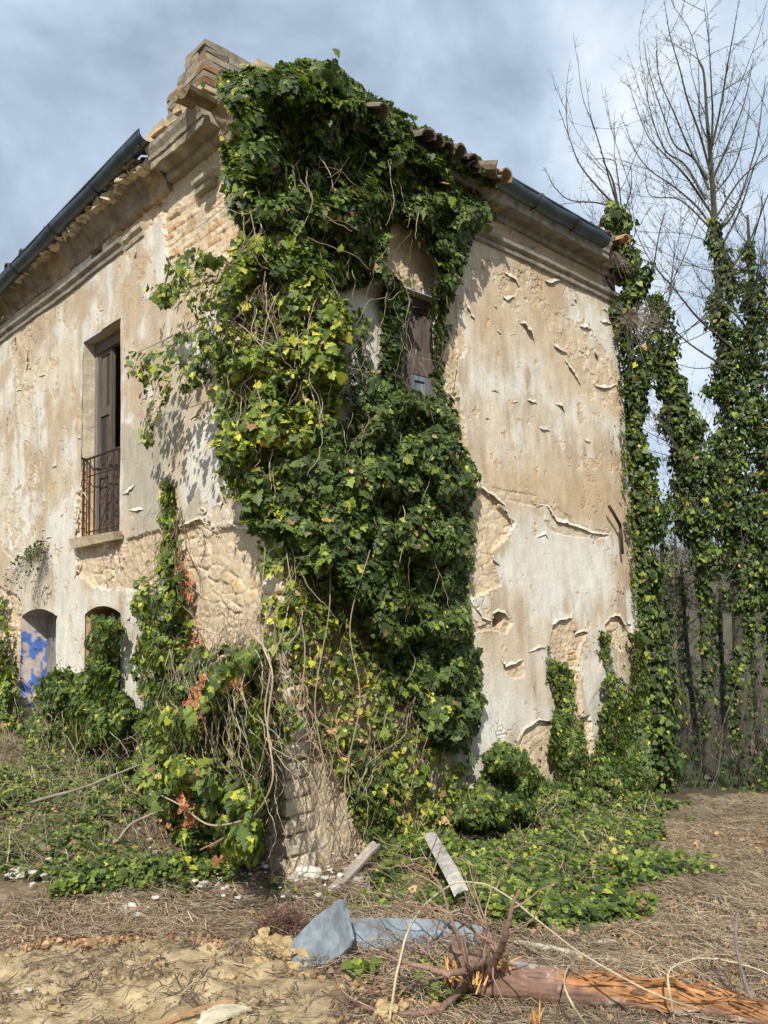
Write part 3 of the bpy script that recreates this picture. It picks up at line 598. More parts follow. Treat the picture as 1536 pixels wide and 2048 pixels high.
# eave masonry rising behind the broken cornice at the corner
m = MB()
for (y0, y1, z0, z1, x0) in ((0.15, .78, 6.93, 7.02, -.12), (0.78, 1.9, 6.96, 7.05, -.25)):
    y = y0
    while y < y1:
        s = rng.uniform(.16, .3); zz = z0
        while zz < z1:
            m.box((x0 + rng.uniform(-.03, .05), y, zz), (0.3, min(y + s, y1) - .008, zz + .075), jit=.007, c=np.array([0.55, 0.43, 0.27]) * rng.uniform(.65, 1.1)); zz += .082
        y += s
m.build('eave_masonry', M_stone, house)
# chimney
m = MB()
def brickstack(m, x0, x1, y0, y1, z0, z1, top=0.0):
    z = z0; k = 0
    while z < z1:
        y = y0 - (0.13 if k % 2 else 0)
        while y < y1:
            a, b = max(y0, y), min(y1, y + 0.26); y += 0.27
            if b - a < 0.03: continue
            if z > z1 - top and rng.random() < 0.35 + .5 * (a - y0) / (y1 - y0) * .6: continue
            for (xa, xb) in ((x0, x0 + .28), (x0 + .285, x1)):
                j = rng.uniform(-.012, .012, 2); m.box((xa + j[0], a + .004, z), (xb + j[1], b - .004, z + 0.068), jit=.006, c=np.array([0.31, 0.265, 0.20]) * rng.uniform(.55, 1.1) * (np.array([1.35, .9, .6]) if rng.random() < .12 else 1))
        z += 0.074; k += 1
    m.box((x0 + .03, y0 + .03, z0), (x1 - .03, y1 - .03, z1 - .12), c=(0.42, 0.36, 0.28))
brickstack(m, 0.0, 0.70, 1.20, 1.96, 6.95, 7.66, 0); brickstack(m, 0.01, 0.68, 1.20, 1.76, 7.66, 7.74); brickstack(m, 0.02, 0.66, 1.20, 1.60, 7.74, 7.89)
ch = m.build('chimney', M_stone, house); tag(ch, 'stub of broken brick chimney, its top stepped')
# gutters
def gutter(P0, P1, out, r=0.10, joints=(0.4,), crumple=0.01):
    P0, P1 = np.array(P0), np.array(P1); L = np.linalg.norm(P1 - P0); n = 60; m = MB(); K = 13; V = []; out = np.array(out, float)
    for k in range(n + 1):
        t = k / n; c = P0 + (P1 - P0) * t; bulge = max([math.exp(-((t - j) * L / 0.018) ** 2) for j in joints] + [0]) * 0.010
        for rad, s in ((r, 0), (r - 0.006, 1)):
            for j in range(K):
                a = math.pi * j / (K - 1); rr = rad + bulge + 0.004 * math.sin(t * 23 + a * 2)
                V.append(c + out * (-r + rr * math.cos(a)) + np.array([0, 0, -rr * math.sin(a)]))
    V = np.array(V); st = 2 * K; F = []
    for k in range(n):
        for j in range(K - 1):
            a = k * st + j; F.append((a, a + st, a + st + 1, a + 1)); b = a + K; F.append((b + 1, b + st + 1, b + st, b))
        F.append((k * st, k * st + K, (k + 1) * st + K, (k + 1) * st)); F.append((k * st + K - 1, (k + 1) * st + K - 1, (k + 1) * st + 2 * K - 1, k * st + 2 * K - 1))
    m.add(V, F, (1, 1, 1)); m.tube([P0 + [0, 0, .004], P1 + [0, 0, .004]], 0.011, 6, (1.6, 1.6, 1.6))
    g = m.build('gutter', M_zinc, house, smooth=True)
    b = MB()
    for j in joints:
        c = P0 + (P1 - P0) * j - out * r; d = (P1 - P0) / L
        b.tube([c + out * (r + .012) * math.cos(a) - np.array([0, 0, (r + .012) * math.sin(a)]) for a in np.linspace(0, math.pi, 14)], 0.008, 4, (0.7, 0.6, 0.5))
    b.build('bracket', M_iron, g)
    return g
a = on('L', 278., 258., 0.42); b = on('L', 0., 551., 0.42); b = a + (b - a) * 1.6
tag(gutter(a, b, (-1, 0, 0), joints=(0.18, 0.36, 0.56)), 'longer zinc gutter on the left eaves')
a = on('R', 1010., 347., 0.42); b = on('R', 1223., 472., 0.42); tag(gutter(a, b, (0, -1, 0), r=.118, joints=(0.30, .66)), 'shorter zinc gutter on the right eaves')
# downpipe brackets and a broken pipe on the right wall end
m = MB(); m.tube(on('R', np.array([1218., 1228., 1240.]), np.array([1012., 1028., 1050.]), 0.10), 0.022, 6); m.tube(on('R', np.array([1240., 1243., 1245.]), np.array([1050., 1075., 1108.]), 0.08), 0.022, 6)
m.build('downpipe', M_iron, house, True)
m = MB(); m.tube(on('R', np.array([1212., 1220., 1231.]), np.array([553., 570., 588.]), 0.06), 0.022, 6, (0.7, 0.6, 0.6)); m.build('downpipe', M_iron, house, True)

# shutters and windows
def shutter(pl, u0, u1, z0, z1, e, tilt=0.0, cols=((0.13, 0.095, 0.085), (0.26, 0.23, 0.22)), lowcol=None, name='shutter', panels=3):
    s = MB(); wdt = u1 - u0
    def B(a, b, c, d, e0, e1, col):
        V = []; F = [(0, 1, 3, 2), (4, 6, 7, 5), (0, 4, 5, 1), (2, 3, 7, 6), (0, 2, 6, 4), (1, 5, 7, 3)]
        for ee in (e0, e1):
            for uu in (a, b):
                for zz in (c, d): 
                    q = ee + (uu - u0) * tilt; V.append((q, uu, zz) if pl == 'L' else (uu, q, zz))
        s.add(V, F, col)
    c1 = np.array(cols[0]); c2 = np.array(cols[1])
    def cc(z): 
        k = rng.uniform(0, 1); c = c1 * (1 - k) + c2 * k
        return c if lowcol is None or z > lowcol[0] else np.array(lowcol[1]) * rng.uniform(.85, 1.15)
    B(u0, u0 + .07, z0, z1, e, e + .045, cc(9)); B(u1 - .07, u1, z0, z1, e, e + .045, cc(9))
    zs = np.linspace(z0, z1, panels + 1)
    for i, z in enumerate(zs):
        B(u0 + .07, u1 - .07, max(z0, z - .05), min(z1, z + .05), e + .003, e + .042, cc(z - .3))
    for i in range(panels):
        k = max(2, int((wdt - .14) / 0.09)); us = np.linspace(u0 + .07, u1 - .07, k + 1)
        for j in range(k): B(us[j] + .0015, us[j + 1] - .0015, zs[i] + .05, zs[i + 1] - .05, e + .018 + rng.uniform(0, .004), e + .034, cc((zs[i] + zs[i + 1]) / 2))
    return s.build(name, M_wood, house)
fw = MB(); fw.box((0.15, 3.02, 5.36), (0.21, 4.09, 5.505), c=(0.16, 0.13, 0.11)); fw.box((0.16, 4.01, 3.04), (0.22, 4.085, 5.36), c=(0.22, 0.19, 0.17)); fw.box((0.16, 3.025, 3.04), (0.22, 3.09, 5.36), c=(0.26, 0.24, 0.24)); fw.build('window_frame', M_wood, house)
shutter('L', 3.62, 4.01, 3.06, 5.36, 0.17, cols=((0.04, 0.03, 0.026), (0.17, 0.14, 0.11)))
shutter('L', 3.22, 3.57, 3.06, 4.10, 0.19, cols=((0.05, 0.035, 0.03), (0.11, 0.088, 0.08)), panels=1); shutter('L', 3.09, 3.22, 3.06, 5.34, 0.18, cols=((0.09, 0.075, 0.07), (0.22, 0.19, 0.19)), panels=1)
sl_ = MB(); sl_.box((-0.07, 2.96, 2.95), (0.2, 4.14, 3.045), jit=.02, c=(0.50, 0.41, 0.28)); sl_.build('window_sill', M_stone, house)
# right window
fr = MB(); fr.box((1.29, .12, 5.22), (2.12, .2, 5.32), c=(0.1, .08, .07)); fr.box((1.7, .125, 2.95), (1.76, .19, 5.22), c=(.12, .09, .08)); fr.box((2.06, .125, 2.95), (2.12, .19, 5.22), c=(.15, .12, .1)); fr.build('window_frame', M_wood, house)
shutter('R', 1.30, 1.70, 2.95, 5.22, 0.14, cols=((0.08, 0.06, 0.055), (0.16, 0.13, 0.12))); shutter('R', 1.76, 2.06, 4.50, 5.22, 0.14, cols=((0.06, 0.045, 0.04), (0.17, 0.135, 0.12)), panels=1); shutter('R', 1.76, 2.06, 2.95, 4.49, 0.14, cols=((0.13, 0.155, 0.17), (0.22, 0.26, 0.28)), panels=3)
# doors below
dr = MB()
for k in range(8):
    u = 4.80 + k * 0.154; dr.box((0.36, u, -0.5), (0.40, u + .148, 2.28), jit=.004, c=np.array([0.20, 0.18, 0.16]) * rng.uniform(.5, 1.5))
dr.build('door', M_wood, house); dr = MB()
for k in range(7):
    u = 3.0 + k * 0.13; dr.box((0.36, u, -0.5), (0.40, u + .125, 2.28), jit=.004, c=np.array([0.10, 0.20, 0.22]) * rng.uniform(.4, 1.0))
dr.build('door', M_wood, house)
# balcony railing
rail = bpy.data.objects.new('balcony_railing', None); COL.objects.link(rail); rail.parent = house
X0 = 0.06; ya, yb, z0, z1 = 3.02, 4.05, 3.12, 4.02
m = MB(); m.tube([(X0, ya - .03, z1), (X0, yb + .05, z1)], 0.014, 5); m.tube([(X0, yb, z1), (0.0, yb + .04, z1 + .02)], 0.012, 5); m.tube([(X0, ya, z1), (0.12, ya, z1)], 0.012, 5); m.build('handrail', M_iron, rail)
m = MB(); m.tube([(X0, ya, z0), (X0, yb, z0)], 0.010, 5); m.tube([(X0, ya, z1 - .22), (X0, yb, z1 - .22)], 0.008, 5); m.build('bottom_rail', M_iron, rail)
def bar(y, x=X0, r=.008): 
    m = MB(); m.tube([(x, y, z0 - .05), (x, y, z1)], r, 5); m.build('baluster', M_iron, rail)
for y in (ya, yb, yb - .09, ya + .16, 3.84, ya + .30): bar(y)
bar(yb + .02, 0.02)
m = MB()
for k in range(9): m.tube([(X0, yb, z0 + .04 + k * .1), (X0 - .02, yb + .02, z0 + .045 + k * .1), (X0 - .05, yb + .04, z0 + .05 + k * .1)], 0.006, 4)
m.build('side_ties', M_iron, rail)
m = MB(); yc = 3.52
def spiral(cy, cz, r, sg, up=1):
    return [(X0, cy + sg * (r * (1 - .12 * t) * math.cos(t * 1.2)), cz + up * r * (1 - .12 * t) * math.sin(t * 1.2)) for t in np.linspace(0, 5.2, 22)]
for sg in (-1, 1):
    for (cz, r, up) in ((z1 - .10, .075, 1), (z1 - .48, .085, -1), (z0 + .33, .07, 1), (z0 + .10, .075, -1)):
        m.tube(spiral(yc + sg * .10, cz, r, -sg, up), 0.006, 4)
    m.tube(smooth_path([(X0, yc + sg * .13, z1 - .15), (X0, yc + sg * .02, z1 - .3), (X0, yc + sg * .15, z1 - .45), (X0, yc + sg * .16, z1 - .58), (X0, yc + sg * .03, z1 - .68), (X0, yc + sg * .14, z0 + .05)], 6), .006, 4)
m.build('scrollwork', M_iron, rail)

# ------------------------------------------------------------------ leaves
def leaf_tpl(kind):
    if kind == 'lobed':
        P = [(0, 0), (.20, -.10), (.46, .06), (.52, .20), (.36, .34), (.44, .56), (.24, .62), (.0, 1.0)]
    elif kind == 'heart': P = [(0, 0), (.26, -.12), (.48, .10), (.44, .38), (.22, .70), (0, 1.0)]
    else: P = [(0, 0), (.42, .10), (.36, .52), (0, 1.0)]
    P = P + [(-x, y) for x, y in P[-2:0:-1]]
    P = np.array(P); n = len(P); z = 0.20 * np.abs(P[:, 0]) - 0.14 * P[:, 1] ** 2
    V = np.vstack([np.column_stack([P, z]), [[0, .38, -.03]]]); F = [(n, i, (i + 1) % n) for i in range(n)]
    return V * [1, 1, 1] - [0, 0.1, 0], np.array(F)
TPL = {k: leaf_tpl(k) for k in ('lobed', 'heart', 'simple')}
def make_leaves(name, P, Nn, T, size, C, kind='lobed', material=None, parent=None):
    """one mesh of individually placed leaves: position, facing, tip direction, size, colour"""
    V0, F0 = TPL[kind]; n = len(P); Nn = Nn / np.linalg.norm(Nn, axis=1)[:, None]
    T = T - Nn * (T * Nn).sum(1)[:, None]; T /= np.maximum(1e-6, np.linalg.norm(T, axis=1))[:, None]; B = np.cross(T, Nn)
    sx = (size * rng.uniform(.8, 1.15, n))[:, None, None]; curl = rng.uniform(-.6, 1.8, n)[:, None, None]
    V = P[:, None, :] + B[:, None, :] * V0[None, :, 0:1] * sx + T[:, None, :] * V0[None, :, 1:2] * size[:, None, None] + Nn[:, None, :] * V0[None, :, 2:3] * size[:, None, None] * curl
    F = (F0[None] + (np.arange(n) * len(V0))[:, None, None]).reshape(-1, 3)
    return raw(name, V.reshape(-1, 3), F, np.repeat(C, len(V0), axis=0), material or M_leaf, parent, smooth=False)
PAL = {'dark': np.array([[.026, .044, .016], [.038, .062, .020], [.054, .082, .025], [.080, .112, .034], [.034, .056, .022]]),
       'mid': np.array([[.052, .085, .020], [.080, .125, .026], [.115, .165, .034], [.155, .205, .042], [.048, .080, .022]]),
       'lime': np.array([[.12, .165, .028], [.19, .235, .034], [.27, .30, .045], [.37, .36, .06], [.085, .13, .028], [.11, .155, .03]]),
       'dead': np.array([[.34, .13, .055], [.26, .09, .05], [.38, .20, .10], [.22, .12, .07]]),
       'brown': np.array([[.26, .17, .10], [.33, .23, .14], [.2, .13, .08]])}
def palette(names, n, wts=None):
    out = np.zeros((n, 3)); ch = rng.choice(len(names), n, p=wts)
    for i, k in enumerate(names):
        m = ch == i; A = PAL[k]; out[m] = A[rng.integers(0, len(A), m.sum())]
    br = rng.random(n) < .018; out[br] = PAL['brown'][rng.integers(0, 3, br.sum())]
    return out * rng.uniform(.7, 1.35, (n, 1)) * np.array([1.45, 1.38, 1.2])
LEAFN, LEAFS = 1.8, 0.68
OUTN = {'L': np.array([-1., 0, 0]), 'R': np.array([0, -1., 0]), 'D': np.array([-.707, -.707, 0])}
def sample_poly(poly, n, seed, clump=0.5, scale=45, edge=10):
    P = np.array(poly, float); lo, hi = P.min(0), P.max(0); out = []; sds = []; tot = 0
    ar = 0.5 * abs(np.sum(P[:, 0] * np.roll(P[:, 1], -1) - P[:, 1] * np.roll(P[:, 0], -1)))
    while tot < n:
        q = rng.uniform(lo - edge, hi + edge, (max(2000, n), 2)); s = sdpoly(q[:, 0], q[:, 1], P) + (fbm(q[:, 0] / 28, q[:, 1] / 28, seed + 3, 3) - .5) * edge * 3
        d = fbm(q[:, 0] / scale, q[:, 1] / scale, seed, 3); k = (s > 0) & (rng.random(len(q)) < (1 - clump) + clump * sst(.38, .6, d))
        out.append(q[k]); sds.append(s[k]); tot += k.sum()
    return np.vstack(out)[:n], np.concatenate(sds)[:n]
def ivy_region(plane, poly, n, thick, size, pal, wts=None, kind='lobed', seed=1, clump=.45, base=0.03, taper=30, droop=0.6, edge=10, scale=45, inner=.35):
    """arrays for leaves of a patch of ivy hanging on a wall plane"""
    n = int(n * LEAFN); size = size * LEAFS
    q, s = sample_poly(poly, n, seed, clump, scale, edge)
    n = len(q); stray = rng.random(n) < (.05 if base < .2 else 0); q = q + stray[:, None] * rng.normal(0, 13, (n, 2))
    loc = (0.35 + 0.9 * sst(.3, .7, fbm(q[:, 0] / 60, q[:, 1] / 60, seed + 9, 3))) * (0.35 + 0.65 * sst(0, taper, s))
    r = rng.random(n); off = base + thick * loc * np.where(rng.random(n) < inner, r, 0.7 + 0.3 * r)
    P = on(plane, q[:, 0], q[:, 1], off); O = OUTN[plane]
    gx = (fbm((q[:, 0] + 14) / 60, q[:, 1] / 60, seed + 9, 3) - fbm((q[:, 0] - 14) / 60, q[:, 1] / 60, seed + 9, 3)) * 4
    gy = (fbm(q[:, 0] / 60, (q[:, 1] + 14) / 60, seed + 9, 3) - fbm(q[:, 0] / 60, (q[:, 1] - 14) / 60, seed + 9, 3)) * 4
    side = np.array([0, -1., 0]) if plane == 'L' else np.array([1., 0, 0])
    Nn = O + np.array([0, 0, .45]) + rng.normal(0, .42, (n, 3)) - gx[:, None] * side + gy[:, None] * np.array([0, 0, 1.])
    n = len(q)
    T = np.array([0, 0, -1.]) * droop + rng.normal(0, .45, (n, 3)) + O * .15
    sz = size * np.clip(np.exp(rng.normal(-.08, .36, n)), .4, 1.9)
    return P, Nn, T, sz, palette(pal, n, wts)
def ivy(name, label, parts, kind='lobed', group=None, stems=(), cat='ivy', dead=()):
    root = thing(name, label, cat, group=group)
    A = [np.concatenate(x) for x in zip(*parts)]
    make_leaves('foliage', *A, kind=kind, parent=root)
    if dead: make_leaves('withered_leaves', *[np.concatenate(x) for x in zip(*dead)], kind=kind, material=M_dead, parent=root)
    if stems:
        m = MB()
        for P, r, c in stems: m.tube(P, r, 4, c, cap=False)
        m.build('stems', M_vine, root)
    return root
STEMC = np.array([[.28, .21, .14], [.20, .14, .095], [.36, .29, .20], [.15, .10, .07], [.42, .36, .25]])
def stems(plane, poly, n, length=(60, 200), r=(.002, .006), off=(.02, .2), wig=.24, up=1.0, seed=0):
    out = []; q, s = sample_poly(poly, n, 300 + seed, 0.1)
    for i in range(n):
        L = rng.uniform(*length); k = max(5, int(L / 9)); ang = math.pi / 2 * up + rng.normal(0, .45); p = q[i].copy(); o = rng.uniform(*off); pts = []; curv = rng.normal(0, .05)
        for j in range(k):
            pts.append(on(plane, p[0], p[1], max(.012, o))); ang += rng.normal(0, wig) + curv - 0.12 * (ang - math.pi / 2) ; p = p + 9 * np.array([math.cos(ang), math.sin(ang)]); o += rng.normal(0, .012)
        P = smooth_path(np.array(pts), 2); rr = rng.uniform(*r); out.append((P, np.linspace(rr, rr * .5, len(P)), STEMC[rng.integers(0, 5)] * rng.uniform(.7, 1.15)))
    return out
def vine(plane, pts, off, r, c=(.42, .35, .24)):
    P = np.array(pts, float); o = np.broadcast_to(np.asarray(off, float), (len(P),)); W = smooth_path(on(plane, P[:, 0], P[:, 1], o), 8)
    return (W, np.linspace(r, r * .6, len(W)), np.array(c))
TOP = [(440, 158), (480, 135), (520, 132), (545, 155), (568, 130), (610, 122), (665, 130), (700, 165), (730, 190), (765, 210), (800, 245), (850, 285), (900, 310), (925, 350), (985, 405), (988, 440), (955, 462), (932, 500), (925, 560), (888, 608), (868, 600), (880, 560), (862, 490), (835, 462), (800, 440), (775, 455), (775, 560), (700, 575), (640, 590), (560, 560), (500, 480), (452, 380), (458, 300), (475, 240), (435, 195)]
TOPR = [(x, y) for x, y in TOP if True]
A1 = ivy_region('R', [(500, 150), (545, 155), (568, 135), (610, 122), (665, 132), (700, 165), (730, 190), (765, 210), (800, 245), (850, 285), (900, 312), (925, 350), (985, 405), (988, 440), (955, 462), (932, 500), (925, 560), (888, 608), (868, 600), (880, 560), (862, 490), (835, 462), (800, 440), (775, 455), (775, 560), (700, 575), (640, 590), (540, 560), (500, 300)], 9000, .42, .085, ['dark', 'mid'], [.58, .42], seed=11, base=.22 * 0 + .05, scale=40, clump=.3)
A1b = ivy_region('D', [(440, 158), (480, 135), (520, 132), (560, 150), (600, 200), (600, 560), (540, 560), (500, 480), (455, 390), (455, 300), (475, 240), (432, 195)], 3000, .30, .080, ['dark', 'mid', 'lime'], [.4, .4, .2], seed=12, clump=.5)
A1c = ivy_region('R', [(510, 160), (560, 135), (610, 118), (660, 125), (700, 160), (740, 195), (790, 235), (850, 280), (900, 305), (900, 360), (820, 310), (740, 260), (640, 220), (540, 230)], 2200, .40, .085, ['dark', 'mid'], [.6, .4], seed=13, base=.30, clump=.2)
A2 = ivy_region('D', [(470, 480), (560, 440), (640, 480), (680, 590), (700, 640), (690, 720), (670, 860), (640, 1000), (560, 1060), (500, 1030), (450, 960), (430, 880), (455, 800), (440, 700), (460, 620), (440, 560)], 4200, .42, .088, ['lime', 'mid', 'dark'], [.5, .36, .14], seed=14, clump=.6, scale=50)
A2b = ivy_region('D', [(520, 640), (660, 640), (660, 860), (720, 960), (600, 1080), (510, 1030), (480, 900)], 3600, .22, .085, ['dark', 'mid'], [.75, .25], seed=15, clump=.2)
A2c = ivy_region('R', [(690, 590), (740, 640), (730, 700), (770, 760), (840, 800), (760, 800), (700, 830), (640, 700)], 260, .5, .085, ['dark', 'mid'], seed=16, clump=.6, droop=1.2)
SPR = [[(330, 510), (400, 490), (470, 530), (475, 640), (440, 680), (400, 640), (350, 590)], [(400, 640), (460, 660), (450, 760), (380, 770), (340, 740), (300, 760), (250, 745), (262, 705), (330, 690), (360, 660)], [(270, 740), (310, 760), (345, 750), (330, 810), (305, 850), (300, 895), (282, 890), (280, 840), (300, 800)], [(282, 580), (320, 565), (372, 590), (365, 620), (330, 610), (300, 612)], [(425, 780), (460, 760), (480, 900), (470, 1010), (440, 1020), (440, 900)]]
A3 = [ivy_region('L', p, n, .55, .082, ['mid', 'lime', 'dark'], [.4, .25, .35], seed=20 + i, clump=.75, scale=24, base=.22, droop=1.0, edge=8) for i, (p, n) in enumerate(zip(SPR, (240, 230, 75, 50, 110)))]
A4 = [ivy_region('R', [(764, 555), (800, 545), (812, 620), (800, 700), (812, 790), (765, 800)], 750, .16, .08, ['dark', 'mid'], [.85, .15], seed=31, clump=.1, taper=12), ivy_region('R', [(860, 590), (890, 600), (888, 690), (880, 790), (862, 790), (868, 690), (858, 640)], 260, .10, .075, ['dark', 'mid'], [.8, .2], seed=32, taper=10)]
A5 = ivy_region('R', [(700, 830), (745, 790), (830, 775), (905, 800), (920, 880), (962, 950), (935, 1020), (945, 1100), (930, 1180), (955, 1300), (965, 1420), (938, 1500), (880, 1500), (830, 1430), (790, 1350), (730, 1240), (650, 1150), (600, 1060), (600, 900)], 12500, .40, .078, ['dark', 'mid', 'lime'], [.62, .34, .04], seed=34, clump=.25, scale=50)
A7 = ivy_region('R', [(740, 182), (860, 262), (985, 335), (992, 372), (900, 335), (800, 265), (740, 225)], 1000, .20, .075, ['dark', 'mid'], [.6, .4], seed=45, clump=.5, base=.26, scale=25)
A5b = ivy_region('D', [(470, 950), (560, 880), (660, 900), (700, 1020), (690, 1120), (640, 1150), (560, 1080), (500, 1060)], 2200, .34, .085, ['dark', 'mid', 'lime'], [.5, .38, .12], seed=35, clump=.35)
A6 = ivy_region('R', [(560, 1080), (660, 1120), (790, 1340), (870, 1500), (930, 1540), (960, 1640), (880, 1680), (800, 1690), (700, 1600), (620, 1450), (580, 1300), (560, 1200)], 1250, .16, .080, ['lime', 'mid', 'dark'], [.5, .4, .1], seed=36, clump=.85, scale=30)
A6b = ivy_region('R', [(700, 1500), (760, 1480), (800, 1560), (790, 1660), (740, 1690), (700, 1600)], 560, .12, .075, ['dark', 'mid'], seed=37, clump=.6)
A6c = ivy_region('D', [(515, 1080), (600, 1080), (600, 1480), (560, 1500), (520, 1300)], 110, .2, .085, ['lime', 'mid'], [.6, .4], seed=38, clump=.8)
A6d = ivy_region('R', [(640, 1080), (800, 1200), (880, 1380), (800, 1420), (700, 1300), (620, 1180)], 520, .2, .08, ['mid', 'dark', 'lime'], [.5, .35, .15], seed=39, clump=.7, scale=30)
dd = [ivy_region('R', [(580, 1150), (700, 1300), (800, 1500), (700, 1600), (580, 1400)], 240, .12, .06, ['brown', 'dead'], [.7, .3], seed=40, clump=.8)]
ST = []
ST += stems('D', [(480, 300), (640, 300), (640, 640), (500, 700)], 80, (60, 240), (.003, .008), (.15, .42), seed=1)
ST += stems('D', [(440, 560), (660, 560), (640, 900), (480, 940)], 90, (60, 220), (.002, .007), (.15, .45), seed=2)
ST += stems('R', [(560, 1060), (780, 1150), (900, 1450), (880, 1560), (600, 1520)], 190, (60, 260), (.0015, .005), (.02, .2), .22, seed=3)
ST += stems('R', [(600, 1400), (900, 1500), (900, 1700), (600, 1700)], 80, (40, 160), (.0015, .005), (.01, .1), .2, seed=4)
ST += stems('D', [(515, 1080), (620, 1080), (620, 1650), (560, 1700)], 16, (80, 300), (.002, .006), (.05, .2), .2, seed=5)
ST += stems('R', [(640, 200), (900, 400), (880, 1400), (640, 1000)], 120, (40, 160), (.002, .004), (.25, .45), seed=6)
for pts, o in (([(525, 690), (540, 620), (575, 565), (600, 590), (610, 640)], .45), ([(510, 760), (530, 830), (560, 880), (540, 800)], .5), ([(600, 360), (625, 400), (600, 470), (590, 520)], .5), ([(500, 420), (520, 500), (560, 560), (590, 640), (600, 720)], .45),
               ([(548, 1760), (540, 1700), (555, 1600), (535, 1500), (545, 1350), (520, 1250), (530, 1100), (525, 1000)], .12), ([(575, 1740), (600, 1600), (590, 1480), (610, 1300), (580, 1150), (560, 1000), (540, 800), (530, 600), (545, 400), (560, 260)], .14), ([(640, 1690), (650, 1550), (630, 1400), (660, 1200), (650, 1000)], .08), ([(700, 1690), (690, 1560), (720, 1400), (700, 1250), (740, 1100)], .08),
               ([(530, 700), (480, 650), (430, 640), (380, 655), (330, 680), (285, 700), (262, 712)], .45), ([(500, 560), (460, 530), (420, 520), (380, 560), (340, 570), (300, 590)], .4), ([(470, 660), (420, 700), (370, 720), (320, 760), (300, 830), (290, 880)], .45), ([(460, 780), (450, 860), (445, 950), (447, 1010)], .25), ([(440, 540), (420, 600), (425, 680), (400, 740)], .35)):
    ST.append(vine('D' if o < .2 or min(p[0] for p in pts) > 490 else 'L', pts, o, .008 if o < .2 else .0055, (.30, .235, .16)))
root = ivy('climbing_ivy', 'huge ivy smothering the corner of the farmhouse from the roof edge down to the foot', [A1, A1b, A1c, A2, A2b, A2c, A5, A5b, A6, A7, A6b, A6c, A6d] + A3 + A4, stems=ST, dead=dd)
# dark berries in the hanging sprays
m = MB()
for (x, y, n_) in ((288, 600, 9), (485, 945, 10), (366, 780, 12), (455, 780, 8), (410, 830, 6)):
    c = on('L', float(x), float(y), .45)
    for k in range(n_):
        p = c + rng.normal(0, .022, 3); a = .006; m.add([p + [a, 0, 0], p + [0, a, 0], p - [a, 0, 0], p - [0, a, 0], p + [0, 0, a], p - [0, 0, a]], [(0, 1, 4), (1, 2, 4), (2, 3, 4), (3, 0, 4), (1, 0, 5), (2, 1, 5), (3, 2, 5), (0, 3, 5)], (.02, .02, .03))
m.build('berries', M_vine, root)
# ivy heap left of the corner
B1 = ivy_region('L', [(360, 1400), (420, 1330), (500, 1300), (545, 1400), (535, 1500), (525, 1700), (480, 1740), (400, 1720), (330, 1660), (280, 1570), (270, 1450), (310, 1420)], 3300, .75, .088, ['lime', 'mid', 'dark'], [.36, .44, .20], seed=50, base=.1, clump=.5, scale=40)
B2 = ivy_region('L', [(330, 1340), (380, 1300), (540, 1290), (560, 1500), (520, 1640), (300, 1640), (270, 1460)], 2200, .45, .08, ['dark', 'mid'], [.6, .4], seed=51, clump=.35)
Bd = [ivy_region('L', p, n, .7, .058, ['dead'], seed=52 + i, base=.25, clump=.5, scale=20) for i, (p, n) in enumerate((([(375, 1370), (410, 1350), (410, 1450), (385, 1450)], 90), ([(340, 1580), (400, 1550), (400, 1650), (350, 1660)], 80), ([(400, 1340), (500, 1340), (500, 1400), (410, 1400)], 50), ([(300, 1600), (500, 1600), (500, 1740), (330, 1740)], 30)))]
BS = stems('L', [(330, 1290), (560, 1290), (560, 1560), (340, 1500)], 200, (70, 260), (.0015, .0045), (.2, .8), .2, seed=8) + stems('L', [(430, 1210), (530, 1210), (520, 1300), (440, 1310)], 120, (50, 130), (.001, .0025), (.1, .3), .3, seed=9)
for pts, o in (([(545, 1200), (525, 1280), (545, 1350), (535, 1450), (545, 1560), (500, 1640), (440, 1680), (400, 1700)], .8), ([(500, 1260), (540, 1320), (530, 1420), (545, 1500)], .7), ([(500, 1640), (420, 1650), (360, 1610), (300, 1580)], .9)): BS.append(vine('L', pts, o, .009, (.38, .30, .20)))
ivy('climbing_ivy', 'bushy yellow-green ivy heap with rust-coloured dead leaves left of the house corner', [B1, B2], dead=Bd, stems=BS)
C1 = ivy_region('L', [(322, 965), (340, 965), (345, 1030), (352, 1100), (345, 1150), (325, 1150), (325, 1050)], 330, .12, .075, ['mid', 'lime'], [.7, .3], seed=60, clump=.6)
C2 = ivy_region('L', [(280, 1160), (330, 1120), (360, 1150), (375, 1230), (360, 1320), (350, 1420), (300, 1440), (275, 1360), (262, 1330), (290, 1260), (268, 1220)], 1150, .22, .078, ['mid', 'dark', 'lime'], [.5, .25, .25], seed=61, clump=.7, scale=28)
Cd = [ivy_region('L', [(352, 1100), (378, 1100), (378, 1200), (355, 1200)], 70, .15, .06, ['dead'], seed=62, clump=.6), ivy_region('L', [(375, 1270), (400, 1270), (400, 1300), (380, 1300)], 15, .1, .06, ['dead'], seed=63)]
ivy('climbing_ivy', 'narrow ivy strand climbing the cream wall between the doorway and the corner', [C1, C2], dead=Cd, stems=stems('L', [(300, 1000), (370, 1000), (370, 1400), (290, 1400)], 130, (60, 200), (.0015, .004), (.01, .12), .22, seed=10) + [vine('L', [(345, 965), (335, 1000), (312, 1040), (330, 1080), (335, 1150)], .03, .005)])
D1 = ivy_region('L', [(52, 1450), (70, 1370), (110, 1335), (150, 1350), (172, 1330), (182, 1270), (192, 1240), (238, 1245), (240, 1375), (262, 1400), (300, 1450), (300, 1540), (240, 1560), (100, 1565), (45, 1520)], 7600, .34, .062, ['mid', 'dark', 'lime'], [.5, .42, .08], seed=64, clump=.3, base=.02)
D2 = ivy_region('L', [(188, 1232), (236, 1235), (238, 1400), (186, 1400)], 700, .05, .062, ['dark', 'mid'], seed=65, clump=.2, base=-.08)
